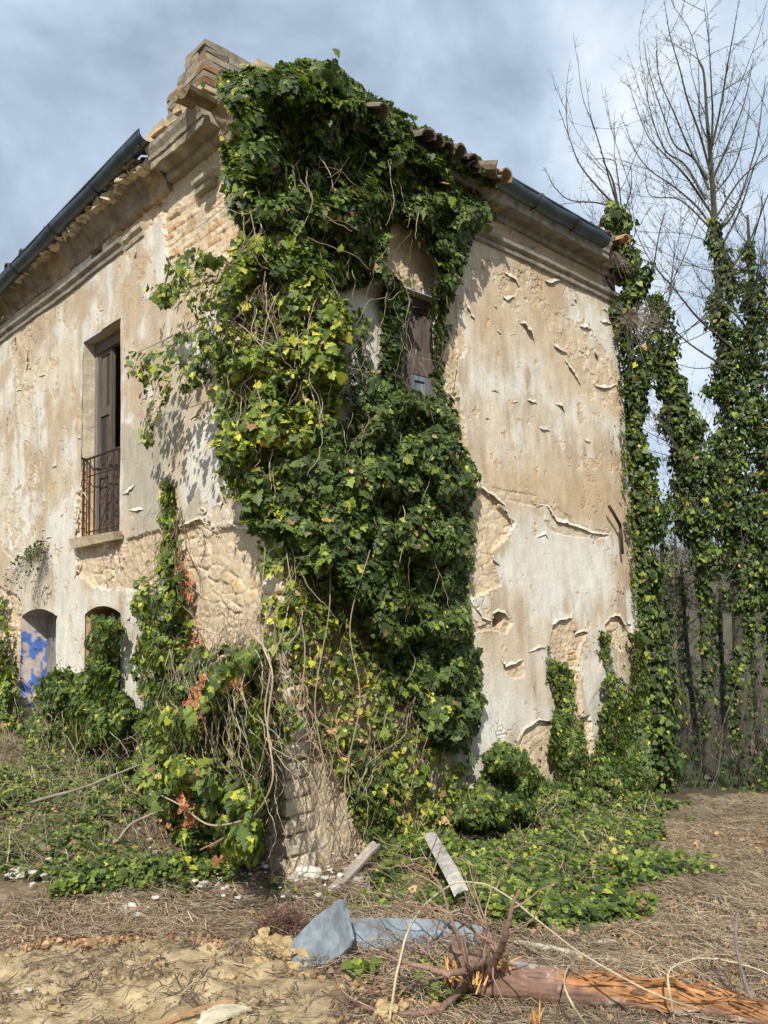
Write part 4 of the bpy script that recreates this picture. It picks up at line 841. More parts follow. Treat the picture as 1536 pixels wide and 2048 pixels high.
ivy('climbing_ivy', 'dense green ivy mound filling the right arched doorway', [D1, D2], stems=stems('L', [(60, 1400), (300, 1450), (280, 1560), (80, 1560)], 120, (50, 150), (.002, .005), (.1, .5), .3, seed=11))
E1 = ivy_region('L', [(-60, 1190), (8, 1205), (16, 1290), (38, 1380), (45, 1480), (35, 1560), (-60, 1600)], 1500, .25, .085, ['mid', 'lime', 'dark'], [.5, .3, .2], seed=66, clump=.7)
ivy('climbing_ivy', 'sparse ivy up the rubble strip beyond the blue doorway, cut by the left edge', [E1], stems=stems('L', [(-40, 1200), (40, 1300), (40, 1560), (-40, 1560)], 60, (80, 200), (.002, .005), (.02, .15), .2, seed=12))
# foot of the right wall
F1 = ivy_region('R', [(1095, 1300), (1108, 1340), (1128, 1330), (1150, 1390), (1170, 1470), (1165, 1560), (1110, 1570), (1098, 1470), (1108, 1400)], 2000, .13, .056, ['mid', 'dark', 'lime'], [.52, .38, .1], seed=70, clump=.6, taper=12, edge=16, scale=22)
F1b = ivy_region('R', [(1092, 1288), (1100, 1290), (1120, 1370), (1110, 1400), (1100, 1350)], 90, .06, .06, ['dark', 'mid'], seed=71, edge=4)
ivy('climbing_ivy', 'tall ivy spear climbing the bare brick strip on the right wall', [F1, F1b], stems=stems('R', [(1120, 1440), (1180, 1440), (1180, 1560), (1130, 1560)], 60, (40, 120), (.001, .003), (.02, .1), .2, seed=13), group=None)
F4 = ivy_region('R', [(1258, 1270), (1285, 1260), (1300, 1400), (1306, 1620), (1250, 1620), (1268, 1480)], 1500, .14, .06, ['mid', 'dark', 'lime'], [.5, .4, .1], seed=77, clump=.4, taper=10, edge=9)
F5 = ivy_region('R', [(1228, 600), (1240, 600), (1262, 960), (1285, 1280), (1270, 1280), (1248, 980)], 500, .08, .055, ['mid', 'dark'], seed=78, clump=.7, taper=6, edge=5, scale=25)
F2 = ivy_region('R', [(1208, 1275), (1216, 1270), (1224, 1330), (1262, 1380), (1285, 1480), (1275, 1610), (1180, 1570), (1182, 1490), (1205, 1440)], 3600, .15, .056, ['mid', 'dark', 'lime'], [.45, .45, .1], seed=72, clump=.6, taper=12, edge=16, scale=22)
ivy('climbing_ivy', 'ivy spreading up beside the far end of the right wall with a thin pointed tip', [F2, F4, F5], stems=stems('R', [(1210, 1290), (1226, 1290), (1240, 1500), (1210, 1500)], 24, (60, 140), (.001, .003), (.02, .08), .1, seed=14))
F3 = ivy_region('R', [(945, 1580), (975, 1510), (1010, 1485), (1045, 1500), (1070, 1545), (1120, 1570), (1180, 1555), (1290, 1600), (1300, 1660), (1150, 1680), (960, 1680), (900, 1640)], 10500, .75, .058, ['mid', 'dark', 'lime'], [.5, .42, .08], seed=74, clump=.45, base=.03, edge=16, scale=30)
ivy('ivy_bush', 'rounded ivy bush at the foot of the right wall', [F3], stems=stems('R', [(950, 1560), (1280, 1600), (1280, 1680), (960, 1680)], 60, (40, 120), (.002, .005), (.4, .9), .5, seed=15))
# wiry plant hanging on the left wall, and dry tufts on the cornice
def tuft(plane, x, y, off, n, L, spread, c, label, cat='weed', leaf=0, down=.5, r=.0012):
    root = thing('wall_weed', label, cat); m = MB(); o = on(plane, float(x), float(y), off); tips = []
    for k in range(n):
        d = OUTN[plane] * rng.uniform(.2, 1) + rng.normal(0, spread, 3) + np.array([0, 0, .2]); d /= np.linalg.norm(d); l = L * rng.uniform(.4, 1.1); P = []
        for t in np.linspace(0, 1, 6): P.append(o + rng.normal(0, .01, 3) * (t > 0) + d * l * t - np.array([0, 0, down * l * t * t * 1.3]))
        m.tube(P, np.linspace(r * 1.4, r * .7, 6), 3, np.array(c) * rng.uniform(.6, 1.2), cap=False); tips += P[2:]
    m.build('stems', M_vine, root)
    if leaf:
        tips = np.array(tips); i = rng.integers(0, len(tips), leaf); P = tips[i] + rng.normal(0, .02, (leaf, 3)); P[:, 2] += .08
        make_leaves('foliage', P, rng.normal(0, 1, (leaf, 3)) + OUTN[plane], rng.normal(0, 1, (leaf, 3)), rng.uniform(.02, .045, leaf), palette(['dark', 'mid'], leaf, [.7, .3]), kind='simple', parent=root)
tuft('L', 88, 1105, .02, 170, .50, .45, (.30, .26, .22), 'grey wiry wall weed with a green top, hanging left of the window sill', leaf=420, down=.9)
tuft('L', 222, 1095, .02, 50, .16, .4, (.22, .18, .14), 'small dry tuft of weed just under the balcony window sill', down=.3)
tuft('R', 1222, 510, .28, 70, .30, .25, (.22, .16, .13), 'dry brown weed hanging off the cornice at the far right end of the roof', down=1.0)
tuft('R', 1255, 640, .25, 260, .55, .5, (.34, .27, .23), 'bare grey twiggy tangle in front of the ivy at the far wall end', down=.3)

# ------------------------------------------------------------------ trees
def twig_rec(m, p, d, L, r, depth, col, spur=True):
    k = max(4, int(L / 0.16)); P = [p]; step = L / k
    for j in range(k):
        d = d + rng.normal(0, .085, 3) + np.array([0, 0, .055]); d = d / np.linalg.norm(d); P.append(P[-1] + d * step)
    P = np.array(P); m.tube(P, np.linspace(r, r * .35, len(P)), 4 if r > .012 else 3, col, cap=False)
    if spur:
        for j in range(1, len(P) - 1):
            for _ in range(2):
                if rng.random() < .75:
                    dd = (P[j + 1] - P[j]) / step + rng.normal(0, .8, 3); dd /= np.linalg.norm(dd); m.tube([P[j], P[j] + dd * rng.uniform(.03, .11)], [.003, .0018], 3, col, cap=False)
    if depth > 0:
        for _ in range(int(L / .42) + 1):
            j = rng.integers(1, len(P) - 1); a = (P[j + 1] - P[j]) / step + rng.normal(0, .62, 3); a[2] = abs(a[2]) * .8 + .1; a /= np.linalg.norm(a)
            twig_rec(m, P[j], a, L * rng.uniform(.35, .62), r * .55, depth - 1, col, spur)
def tree(name, label, trunk, D, r0, r1, limbs=(), ivyenv=None, nleaf=0, ws=1.0, group=None, free=0, leafsize=.060, cat='tree', wts=(.66, .30, .04), col=(.072, .066, .048), limb_r=.021):
    root = thing(name, label, cat, group=group); T = np.array(trunk, float); Ds = np.broadcast_to(np.asarray(D, float), (len(T),))
    W = smooth_path(at_depth(T[:, 0], T[:, 1], Ds), 8); m = MB(); m.tube(W, r0 + (r1 - r0) * np.linspace(0, 1, len(W)) ** .8, 8, col); m.build('trunk', M_bark, root, True)
    if limbs or free:
        b = MB()
        for L in limbs:
            Lp = np.array([p[:2] for p in L], float); dz = rng.uniform(-.9, .9) if len(L[0]) < 3 else L[0][2]
            Dd = np.interp(Lp[:, 1], T[::-1, 1] if T[0, 1] > T[-1, 1] else T[:, 1], (Ds[::-1] if T[0, 1] > T[-1, 1] else Ds)); Dd = Dd + np.linspace(0, dz, len(Lp))
            P = smooth_path(at_depth(Lp[:, 0], Lp[:, 1], Dd), 7); rr = limb_r * min(1.0, np.linalg.norm(P[-1] - P[0]) / 2.5 + .15)
            b.tube(P, np.linspace(rr, .003, len(P)), 5, col, cap=False)
            for j in range(2, len(P) - 1):
                seg = P[j + 1] - P[j]; ln = np.linalg.norm(seg)
                for _ in range(2):
                    if rng.random() < min(1, ln / .10): dd = seg / ln + rng.normal(0, .75, 3); dd /= np.linalg.norm(dd); b.tube([P[j], P[j] + dd * rng.uniform(.04, .13)], [.003, .002], 3, col, cap=False)
                if rng.random() < ln * 1.6:
                    a = seg / ln + rng.normal(0, .5, 3); a[2] += .25; a /= np.linalg.norm(a); twig_rec(b, P[j], a, rng.uniform(.4, 1.5), .006, 1 if rng.random() < .5 else 0, col)
        for _ in range(free):
            j = rng.integers(len(W) // 4, len(W)); a = rng.normal(0, 1, 3); a[2] = abs(a[2]) * .6; a /= np.linalg.norm(a); twig_rec(b, W[j], a, rng.uniform(.9, 2.4), .009, 2, np.array(col) * rng.uniform(.8, 2.5))
        b.build('branches', M_bark, root)
    if ivyenv:
        P = []; N_ = []; E_ = np.array(ivyenv, float)   # (x, y, half width px, weight)
        seg = np.linalg.norm(np.diff(E_[:, :2], axis=0), axis=1) * (E_[:-1, 2] + E_[1:, 2]); pr = seg / seg.sum(); i = rng.choice(len(seg), nleaf, p=pr); t = rng.random(nleaf)
        x = E_[i, 0] * (1 - t) + E_[i + 1, 0] * t; y = E_[i, 1] * (1 - t) + E_[i + 1, 1] * t; hw = E_[i, 2] * (1 - t) + E_[i + 1, 2] * t
        hw = hw * ws * (0.30 + 1.3 * fbm(y / 26, x / 40, 17 + int(T[0, 0]), 3)); Dc = float(np.mean(Ds)); R = hw / FPX * Dc * 1.0
        x = x + (fbm(y / 70, y * 0 + T[0, 0] / 9, 23, 2) - .5) * 46 + (fbm(y / 20, y * 0 + T[0, 0] / 7, 24, 2) - .5) * 22
        an = rng.uniform(0, 2 * math.pi, nleaf); rad = R * (0.35 + 0.75 * rng.random(nleaf) ** .6); c = at_depth(x, y, np.interp(y, np.sort(T[:, 1]), Ds[np.argsort(T[:, 1])]))
        H = np.array([AR[0], AR[1], 0]); H /= np.linalg.norm(H); K = np.array([-AF[0], -AF[1], 0]); K /= np.linalg.norm(K)
        o = np.cos(an)[:, None] * H + np.sin(an)[:, None] * K; keep = rng.random(nleaf) < .3 + .7 * sst(.38, .50, fbm(x / 18 + an * 1.5, y / 24, 19, 3))
        P = c + o * rad[:, None] + rng.normal(0, .03, (nleaf, 3)); Nn = o + np.array([0, 0, .4]) + rng.normal(0, .4, (nleaf, 3)); Tt = np.array([0, 0, -1.]) + rng.normal(0, .5, (nleaf, 3))
        k = keep; make_leaves('ivy_cover', P[k], Nn[k], Tt[k], leafsize * np.clip(np.exp(rng.normal(0, .3, k.sum())), .5, 1.8), palette(['dark', 'mid', 'lime'], k.sum(), wts), kind='heart', parent=root)
    return root
tree('bare_tree', 'tallest bare tree, trunk wrapped in ivy, crown reaching the top of the photo', [(1492, 1580), (1480, 1350), (1472, 1100), (1462, 900), (1448, 700), (1436, 560), (1428, 420), (1422, 330), (1415, 250), (1408, 150), (1398, 120)], 12.5, .12, .009,
 limbs=[[(1422, 350), (1400, 270), (1375, 200), (1360, 140), (1340, 70), (1328, 0)], [(1420, 330), (1425, 240), (1423, 180), (1418, 90), (1408, 12)], [(1422, 300), (1440, 220), (1455, 130), (1468, 60), (1478, 0)], [(1418, 380), (1390, 320), (1350, 290), (1330, 240), (1300, 150), (1288, 85)],
        [(1416, 360), (1380, 300), (1350, 230), (1320, 160), (1312, 100)], [(1412, 400), (1370, 330), (1330, 300), (1300, 220), (1285, 130)], [(1425, 430), (1370, 350), (1320, 300), (1290, 260), (1250, 145)], [(1430, 470), (1400, 420), (1350, 375), (1300, 340), (1270, 300), (1240, 225)],
        [(1425, 360), (1460, 280), (1490, 200), (1508, 110)], [(1428, 390), (1470, 330), (1495, 240), (1500, 190)], [(1440, 460), (1470, 420), (1510, 300), (1525, 200), (1532, 150)], [(1435, 430), (1480, 360), (1536, 310), (1570, 280)], [(1440, 500), (1480, 420), (1510, 330), (1545, 250)],
        [(1425, 300), (1400, 240), (1398, 170), (1396, 115)], [(1420, 455), (1360, 400), (1300, 390), (1290, 330)], [(1445, 560), (1500, 480), (1540, 380), (1570, 330)]], ivyenv=[(1430, 440, 14), (1438, 520, 24), (1446, 650, 36), (1462, 820, 48), (1472, 1000, 56), (1478, 1150, 50), (1482, 1250, 26), (1485, 1400, 12), (1490, 1560, 14)], nleaf=11500, ws=.70, free=16)
tree('bare_tree', 'leaning bare limbs and ivy column rising directly behind the far end of the roof', [(1300, 1620), (1290, 1450), (1285, 1250), (1275, 1050), (1268, 900), (1262, 760), (1255, 620), (1250, 520), (1245, 450), (1235, 410), (1225, 360), (1205, 320)], 10.9, .10, .007,
 limbs=[[(1240, 420), (1200, 380), (1160, 330), (1140, 280), (1118, 218)], [(1240, 430), (1222, 370), (1205, 310), (1190, 260), (1181, 232)], [(1235, 415), (1190, 405), (1140, 400), (1110, 375), (1088, 335)], [(1245, 430), (1262, 380), (1262, 330)], [(1245, 440), (1235, 350), (1225, 320), (1178, 318)], [(1265, 640), (1300, 560), (1320, 460), (1332, 420)], [(1262, 700), (1330, 620), (1345, 540), (1350, 480)]],
 ivyenv=[(1232, 415, 22), (1242, 480, 34), (1256, 560, 26), (1268, 680, 26), (1272, 850, 24), (1278, 1000, 32), (1288, 1150, 36), (1296, 1300, 46), (1300, 1420, 52), (1296, 1540, 54), (1290, 1620, 50)], nleaf=14000, leafsize=.066)
tree('ivy_clad_tree', 'leaning tree thick with dark ivy between the wall end and the tallest tree', [(1420, 1560), (1415, 1350), (1405, 1150), (1390, 1000), (1360, 860), (1335, 740), (1315, 660), (1300, 600)], 12.0, .10, .03,
 limbs=[[(1480, 750), (1420, 715), (1370, 680), (1320, 630), (1290, 600)], [(1470, 700), (1400, 640), (1350, 580), (1300, 520), (1262, 440)], [(1465, 720), (1420, 735), (1380, 735), (1330, 720)]], free=22,
 ivyenv=[(1300, 590, 18), (1322, 680, 36), (1340, 760, 40), (1355, 850, 42), (1385, 930, 54), (1400, 1020, 56), (1405, 1110, 34), (1412, 1200, 16), (1415, 1350, 12), (1420, 1500, 8)], nleaf=10500, ws=.8)
tree('ivy_clad_tree', 'ivy-covered tree at the right edge of the photograph', [(1560, 1560), (1548, 1300), (1530, 1000), (1515, 800), (1505, 640), (1500, 520), (1495, 430)], 12.6, .12, .02,
 limbs=[[(1505, 600), (1470, 560), (1450, 500), (1430, 430)], [(1500, 500), (1520, 430), (1525, 380)], [(1530, 700), (1480, 640), (1440, 600), (1400, 560), (1380, 520)]], free=20,
 ivyenv=[(1498, 490, 14), (1505, 560, 26), (1515, 700, 42), (1530, 850, 50), (1540, 1000, 60), (1545, 1200, 34), (1550, 1400, 16), (1556, 1560, 26)], nleaf=9000, ws=.75)
for (x, y0, xt, yt, D, lb, hw) in ((1345, 1560, 1322, 1010, 15, 'slim ivy-clad tree seen just right of the wall end', 17), (1400, 1530, 1362, 1130, 17, 'slim ivy-clad tree standing before the green verge', 15), (1455, 1520, 1440, 1150, 16, 'slender dark tree behind the tallest tree', 14), (1375, 1500, 1350, 1060, 21, 'thin distant tree with an ivy sleeve', 10), (1520, 1500, 1500, 1100, 15.5, 'dark slim tree near the right edge', 22)):
    tree('slim_tree', lb, [(x, y0), ((x + xt) / 2 - 4, (y0 + yt) / 2), (xt, yt)], D, .09, .03, free=12, ivyenv=[(xt, yt, hw * .5), ((x + xt) / 2 - 4, (y0 + yt) / 2, hw * .5), (x, y0 - 60, hw * .25)], nleaf=650, group='slim trees at the edge of the copse', leafsize=.06)
# undergrowth thicket under the trees, too tangled to count
m = MB(); 
for k in range(420):
    x = rng.uniform(1310, 1620); D = rng.uniform(11.5, 19); p = at_depth(x, 1500., D); p[2] = gh(p[0], p[1]) - .02; a = rng.normal(0, .38, 3); a[2] = 1; a /= np.linalg.norm(a); L = rng.uniform(.3, 2.4) * (1 if rng.random() < .8 else 1.6); d = a; P = [p]
    for j in range(6): d = d + rng.normal(0, .16, 3); P.append(P[-1] + d / np.linalg.norm(d) * L / 6)
    m.tube(P, np.linspace(.006, .002, 7), 3, np.array([.11, .088, .07]) * rng.uniform(.5, 1.5), cap=False)  # twig colour lowered so the shade beneath the trees is painted in
tag(m.build('undergrowth', M_bark), 'tangle of brown twiggy undergrowth beneath the trees', 'undergrowth', kind='stuff')
n = 3500; x = rng.uniform(1310, 1640, n); D = rng.uniform(11, 20, n); p = at_depth(x, np.full(n, 1500.), D); cl = fbm(p[:, 0] * 1.1, p[:, 1] * 1.1, 140, 3); p[:, 2] = gh(p[:, 0], p[:, 1]) + rng.random(n) ** 1.5 * 1.9 * sst(.4, .65, cl) * (x > 1330)
k = rng.random(n) < .2 + .8 * sst(.42, .6, fbm(p[:, 0] * 2 + p[:, 2], p[:, 1] * 2 + p[:, 2] * 1.3, 141, 3))
o = make_leaves('thicket', p[k], rng.normal(0, 1, (k.sum(), 3)) + [-.4, -.4, .6], rng.normal(0, 1, (k.sum(), 3)), rng.uniform(.05, .1, k.sum()), palette(['dark', 'mid'], k.sum(), [.7, .3]), kind='simple'); tag(o, 'mass of dark leaves under the copse trees', 'thicket', kind='stuff')
# far bare wood on the hillside
m = MB()
for k in range(1500):
    th = math.atan2(AF[1], AF[0]) - rng.uniform(.10, .62); r = rng.uniform(60, 150); x, y = CAM[0] + r * math.cos(th), CAM[1] + r * math.sin(th); z = float(gh(x, y)); h = rng.uniform(2, 4.5)
    col = np.array([.24, .20, .17]) * rng.uniform(.5, 1.3)
    for j in range(5): m.tube([(x, y, z - .1), (x + rng.normal(0, .4), y + rng.normal(0, .4), z + h * .5), (x + rng.normal(0, 1.3), y + rng.normal(0, 1.3), z + h * rng.uniform(.6, 1.1))], [.09, .06, .03], 3, col, cap=False)
tag(m.build('far_wood', M_bark), 'grey-brown leafless wood covering the distant hillside', 'wood', kind='stuff')

# ------------------------------------------------------------------ ground cover and litter
def ground_leaves(name, label, polys, n, size, pal, wts, hh, seed, clump=.6, kindl='lobed', material=None, clx=1.6):
    Q = []
    for poly, f in polys:
        W = to_ground(poly); lo, hi = W.min(0), W.max(0); k = 0; want = int(n * f); out = []
        while k < want:
            q = rng.uniform(lo - .1, hi + .1, (max(3000, want), 2)); s = sdpoly(q[:, 0], q[:, 1], W) + (fbm(q[:, 0] * 2.5, q[:, 1] * 2.5, seed) - .5) * 1.3 - .25 * rng.random(len(q)) ** 2
            m_ = (s > 0) & (rng.random(len(q)) < (1 - clump) + clump * sst(.42, .58, fbm(q[:, 0] * clx, q[:, 1] * clx, seed + 1, 3))) & ~((q[:, 0] > 0) & (q[:, 1] > 0)); out.append(q[m_]); k += m_.sum()
        Q.append(np.vstack(out)[:want])
    q = np.vstack(Q); n = len(q); z = gh(q[:, 0], q[:, 1]) + .012 + hh * rng.random(n) * (.3 + fbm(q[:, 0] * 3, q[:, 1] * 3, seed + 2, 2))
    P = np.column_stack([q, z]); Nn = np.array([-.25, -.25, 1.]) + rng.normal(0, .38, (n, 3)); T = rng.normal(0, 1, (n, 3)) + [-.5, -.5, 0]
    o = make_leaves(name, P, Nn, T, size * np.clip(np.exp(rng.normal(-.1, .4, n)), .35, 1.8), palette(pal, n, wts), kind=kindl, material=material); tag(o, label, name.replace('_', ' '), kind='stuff'); return o
GL = [(-200, 1560), (40, 1540), (280, 1545), (300, 1700), (360, 1740), (400, 1770), (330, 1800), (180, 1800), (60, 1790), (-200, 1800)]
GR = [(760, 1720), (840, 1660), (940, 1630), (1100, 1640), (1300, 1610), (1370, 1625), (1330, 1670), (1250, 1700), (1240, 1740), (1330, 1760), (1200, 1790), (1235, 1840), (1170, 1885), (1050, 1880), (940, 1830), (840, 1800)]
ground_leaves('ground_ivy', 'low ivy carpeting the ground around the foot of the house', [(GL, .42), (GR, .52)], 72000, .038, ['mid', 'dark', 'lime'], [.55, .33, .12], .17, 150, clump=.85)
ground_leaves('ground_ivy', 'thin scattered ivy between the planks and the fallen trunk', [([(740, 1880), (900, 1860), (1000, 1960), (880, 2000), (760, 1960)], .35), ([(1240, 1700), (1420, 1730), (1330, 1790), (1180, 1800)], .35), ([(560, 1780), (800, 1760), (900, 1820), (640, 1860)], .3)], 2200, .042, ['mid', 'lime', 'dark'], [.5, .3, .2], .08, 152, clump=.8)
ground_leaves('leaf_litter', 'brown dead leaves strewn over the ground', [([(560, 1760), (900, 1760), (1536, 1640), (1700, 1700), (1700, 2200), (900, 2200), (700, 1960)], .75), ([(-100, 1780), (560, 1820), (640, 1900), (300, 1900), (-100, 1880)], .25)], 9000, .030, ['brown', 'dead'], [.94, .06], .03, 154, clump=.5, kindl='simple', material=M_dead, clx=3)
def strips(name, label, poly, n, L, wdt, cols, seed, clump=.5, hmax=.05, mat_=None, clx=2.5, tilt=.12):
    W = to_ground(poly); lo, hi = W.min(0), W.max(0); out = []; k = 0
    while k < n:
        q = rng.uniform(lo, hi, (n, 2)); s = sdpoly(q[:, 0], q[:, 1], W) + (fbm(q[:, 0] * 2.2, q[:, 1] * 2.2, seed) - .5) * .9
        m_ = (s > 0) & (rng.random(n) < (1 - clump) + clump * sst(.4, .6, fbm(q[:, 0] * clx, q[:, 1] * clx, seed + 1, 3))) & ~((q[:, 0] > 0) & (q[:, 1] > 0)); out.append(q[m_]); k += m_.sum()
    q = np.vstack(out)[:n]; a = rng.uniform(0, 2 * math.pi, n); l = L * rng.uniform(.3, 1.2, n); cv = rng.normal(0, .28, n); h0 = rng.random(n) * hmax; w_ = wdt * rng.uniform(.5, 1.4, n); V = np.zeros((n, 8, 3)); tl = rng.normal(0, tilt, n); arc = rng.random(n) ** 3 * .10
    for j, t in enumerate((0, .33, .66, 1.)):
        aa = a + cv * t; x = q[:, 0] + np.cos(aa) * l * (t - .5); y = q[:, 1] + np.sin(aa) * l * (t - .5); z = gh(x, y) + .006 + h0 + np.abs(tl) * l * t + arc * l * 4 * t * (1 - t)
        nx, ny = -np.sin(aa) * w_, np.cos(aa) * w_; V[:, 2 * j] = np.stack([x + nx, y + ny, z], -1); V[:, 2 * j + 1] = np.stack([x - nx, y - ny, z + w_ * .6], -1)
    F = np.array([[0, 1, 3, 2], [2, 3, 5, 4], [4, 5, 7, 6]]); F = (F[None] + (np.arange(n) * 8)[:, None, None]).reshape(-1, 4); C = np.array(cols)[rng.integers(0, len(cols), n)] * rng.uniform(.55, 1.25, (n, 1)) * (.55 + .9 * fbm(q[:, 0] * 1.6, q[:, 1] * 1.6, seed + 5, 3))[:, None]
    o = raw(name, V.reshape(-1, 3), F, np.repeat(C, 8, axis=0), mat_ or M_straw, None, False); tag(o, label, name.replace('_', ' '), kind='stuff'); return o
STR = [[.40, .32, .20], [.30, .22, .14], [.48, .40, .27], [.22, .16, .10], [.34, .25, .17]]
strips('dry_grass', 'flattened straw-coloured grass covering the right foreground', [(1180, 1850), (1260, 1700), (1330, 1610), (1700, 1590), (1800, 2300), (700, 2300), (900, 2010), (1020, 1900)], 95000, .12, .0014, STR, 160, .6, .04)
strips('dry_grass', 'straw and twig litter at the foot of the corner', [(-100, 1790), (420, 1760), (560, 1700), (760, 1700), (1000, 1850), (1060, 1960), (860, 2010), (600, 1920), (-100, 1870)], 24000, .14, .0017, STR + [[.26, .17, .12]], 163, .45, .06)
strips('twig_litter', 'dark broken twigs scattered over the bare yellow soil', [(-100, 1800), (600, 1850), (900, 2030), (900, 2200), (-100, 2200)], 3800, .10, .0026, [[.17, .12, .08], [.30, .22, .14], [.12, .08, .06]], 166, .8, .015, clx=3.5)
strips('dry_grass', 'dry stalks among the ivy left of the corner', [(-200, 1540), (300, 1540), (380, 1760), (330, 1800), (-200, 1800)], 9000, .2, .0016, STR, 169, .5, .16, tilt=.35)
strips('dry_grass', 'dry stalks among the ivy right of the corner', [(620, 1690), (900, 1640), (1330, 1620), (1240, 1860), (900, 1850)], 1500, .2, .002, STR, 170, .5, .16, tilt=.35)
# clods and pebbles pressed in the soil
m = MB()
def rock(m, p, r, c, flat=.7, n=1):
    import bmesh
    bm = bmesh.new(); bmesh.ops.create_icosphere(bm, subdivisions=n + 1, radius=1); V = np.array([v.co[:] for v in bm.verts]); F = [[v.index for v in f.verts] for f in bm.faces]; bm.free()
    sd = rng.integers(0, 9999); nn = fbm(V[:, 0] * 2.1 + sd, V[:, 1] * 2.1 + V[:, 2] * 1.7, int(sd % 97), 3); V = V * (0.35 + 1.3 * nn)[:, None] * np.array([1, rng.uniform(.7, 1.1), flat]); a = rng.uniform(0, 6.28); V = V @ np.array([[math.cos(a), math.sin(a), 0], [-math.sin(a), math.cos(a), 0], [0, 0, 1]]) * r + p; m.add(V, F, c)
Wp = to_ground([(-100, 1850), (600, 1900), (860, 2030), (860, 2200), (-100, 2200)]); lo, hi = Wp.min(0), Wp.max(0); k = 0
while k < 1300:
    q = rng.uniform(lo, hi); 
    if sdpoly(q[:1], q[1:], Wp)[0] > 0 and fbm(q[0] * 3, q[1] * 3, 180, 3) > .47:
        r = .004 + .022 * rng.random() ** 6; rock(m, np.array([q[0], q[1], float(gh(q[0], q[1])) + r * .3]), r, np.array([.44, .33, .18]) * rng.uniform(.7, 1.15), n=0 if r < .015 else 1); k += 1
tag(m.build('soil_clods', M_soil, None), 'small crumbs and clods of yellow soil', 'soil clods', kind='stuff')

m = MB()
Wp = to_ground([(-50, 1620), (300, 1680), (360, 1780), (700, 1700), (780, 1800), (300, 1850), (-50, 1820)]); lo, hi = Wp.min(0), Wp.max(0); k = 0
while k < 260:
    q = rng.uniform(lo, hi)
    if sdpoly(q[:1], q[1:], Wp)[0] > 0 and not (q[0] > 0 and q[1] > 0) and fbm(q[0] * 2, q[1] * 2, 190, 3) > .45: r = .008 + .03 * rng.random() ** 3; rock(m, np.array([q[0], q[1], float(gh(q[0], q[1])) + .02 + r * .5 + .12 * rng.random() ** 2]), r, np.array([.62, .58, .50]) * rng.uniform(.7, 1.1), .4, 0); k += 1
tag(m.build('plaster_crumbs', M_rock, None), 'pale plaster crumbs fallen among the weeds at the wall foot', 'plaster crumbs', kind='stuff')
def single(name, label, cat, m, mt, group=None, smooth=False): return tag(m.build(name, mt, None, smooth), label, cat, group)
for (x, y, r, lb) in ((535, 1905, .11, 'large crumbly yellow clod of earth left of the blue-grey board'), (600, 1925, .09, 'yellow earth clod leaning on the near end of the blue-grey board'), (495, 1895, .06, 'smaller yellow clod beside the large crumbly one'), (785, 2035, .07, 'yellow clod at the bottom edge under the twigs')):
    c = G(float(x), float(y)); m = MB()
    for k in range(26): o = rng.normal(0, .45, 3) * r; o[2] = abs(o[2]) * .8; rock(m, c + o, r * rng.uniform(.22, .5), np.array([.47, .35, .18]) * rng.uniform(.85, 1.1), n=1)
    single('earth_clod', lb, 'clod', m, M_soil)
for i, (x, y, r, lb) in enumerate(((240, 1690, .055, 'white plaster rubble lump in the ivy at the left'), (205, 1692, .07, 'larger white rubble lump in the ivy, left of its smaller neighbour'), (258, 1825, .065, 'pale stone lying alone on the litter below the ivy'), (215, 1745, .05, 'flat white plaster chip among the lower left ivy'), (240, 1752, .05, 'white plaster chip next to the flat one'), (30, 1755, .06, 'white stone near the left edge in the ivy'), (710, 1775, .07, 'white stone just below the grey plank'), (738, 1800, .05, 'small white stone above the blue-grey boards'), (610, 1765, .13, 'broad pale rubble block at the foot of the corner'), (575, 1755, .09, 'pale rubble lump against the corner quoins'), (1003, 1708, .03, 'white fragment in the ivy right of the white plank'), (715, 1798, .04, 'white pebble touching the small white stone'), (165, 1748, .04, 'white crumb of plaster in the ivy'))):
    m = MB(); c = G(float(x), float(y)); rock(m, c + [0, 0, r * .35], r, np.array([.66, .62, .54]) * rng.uniform(.85, 1.05), .55, 2); single('rubble', lb, 'stone', m, M_rock, None)
# boards
def board(name, label, pts, wid, thick, col, h=.05, curve=0.0, splint=.01, cat='plank', prof=None, tiltv=(0, 0, 1)):
    P = np.array([G(float(x), float(y), hh) for x, y, hh in pts]); P = smooth_path(P, 6) if len(P) > 2 else np.linspace(P[0], P[1], 14); K = len(P); m = MB(); V = []; C = []; nu = 7
    T = np.gradient(P, axis=0); T /= np.linalg.norm(T, axis=1)[:, None]; up = np.array(tiltv, float); up /= np.linalg.norm(up)
    for k in range(K):
        B = np.cross(T[k], up); B /= np.linalg.norm(B); N2 = np.cross(B, T[k]); w_ = wid * (prof(k / (K - 1)) if prof else 1) / 2
        for s in (1, -1):
            for j in range(nu):
                a = -1 + 2 * j / (nu - 1); V.append(P[k] + B * a * w_ + N2 * (s * thick / 2 + curve * (1 - a * a)) + T[k] * (rng.normal(0, splint) if k in (0, K - 1) else 0)); g = .8 + .4 * fbm(np.array(k * .6), np.array(j * 1.7), 7, 2); C.append(np.array(col) * g)
    F = []; st = 2 * nu
    for k in range(K - 1):
        for j in range(nu - 1):
            a = k * st + j; F += [(a, a + 1, a + st + 1, a + st), (a + nu + 1, a + nu, a + nu + st, a + nu + st + 1)]
        F += [(k * st, k * st + st, k * st + st + nu, k * st + nu), (k * st + nu - 1, k * st + 2 * nu - 1, k * st + st + 2 * nu - 1, k * st + st + nu - 1)]
    for b in (0, (K - 1) * st):
        for j in range(nu - 1): F.append((b + j, b + j + nu, b + j + nu + 1, b + j + 1))
    m.add(V, F, np.array(C)); return single(name, label, cat, m, M_board)
BL = (.185, .215, .235)
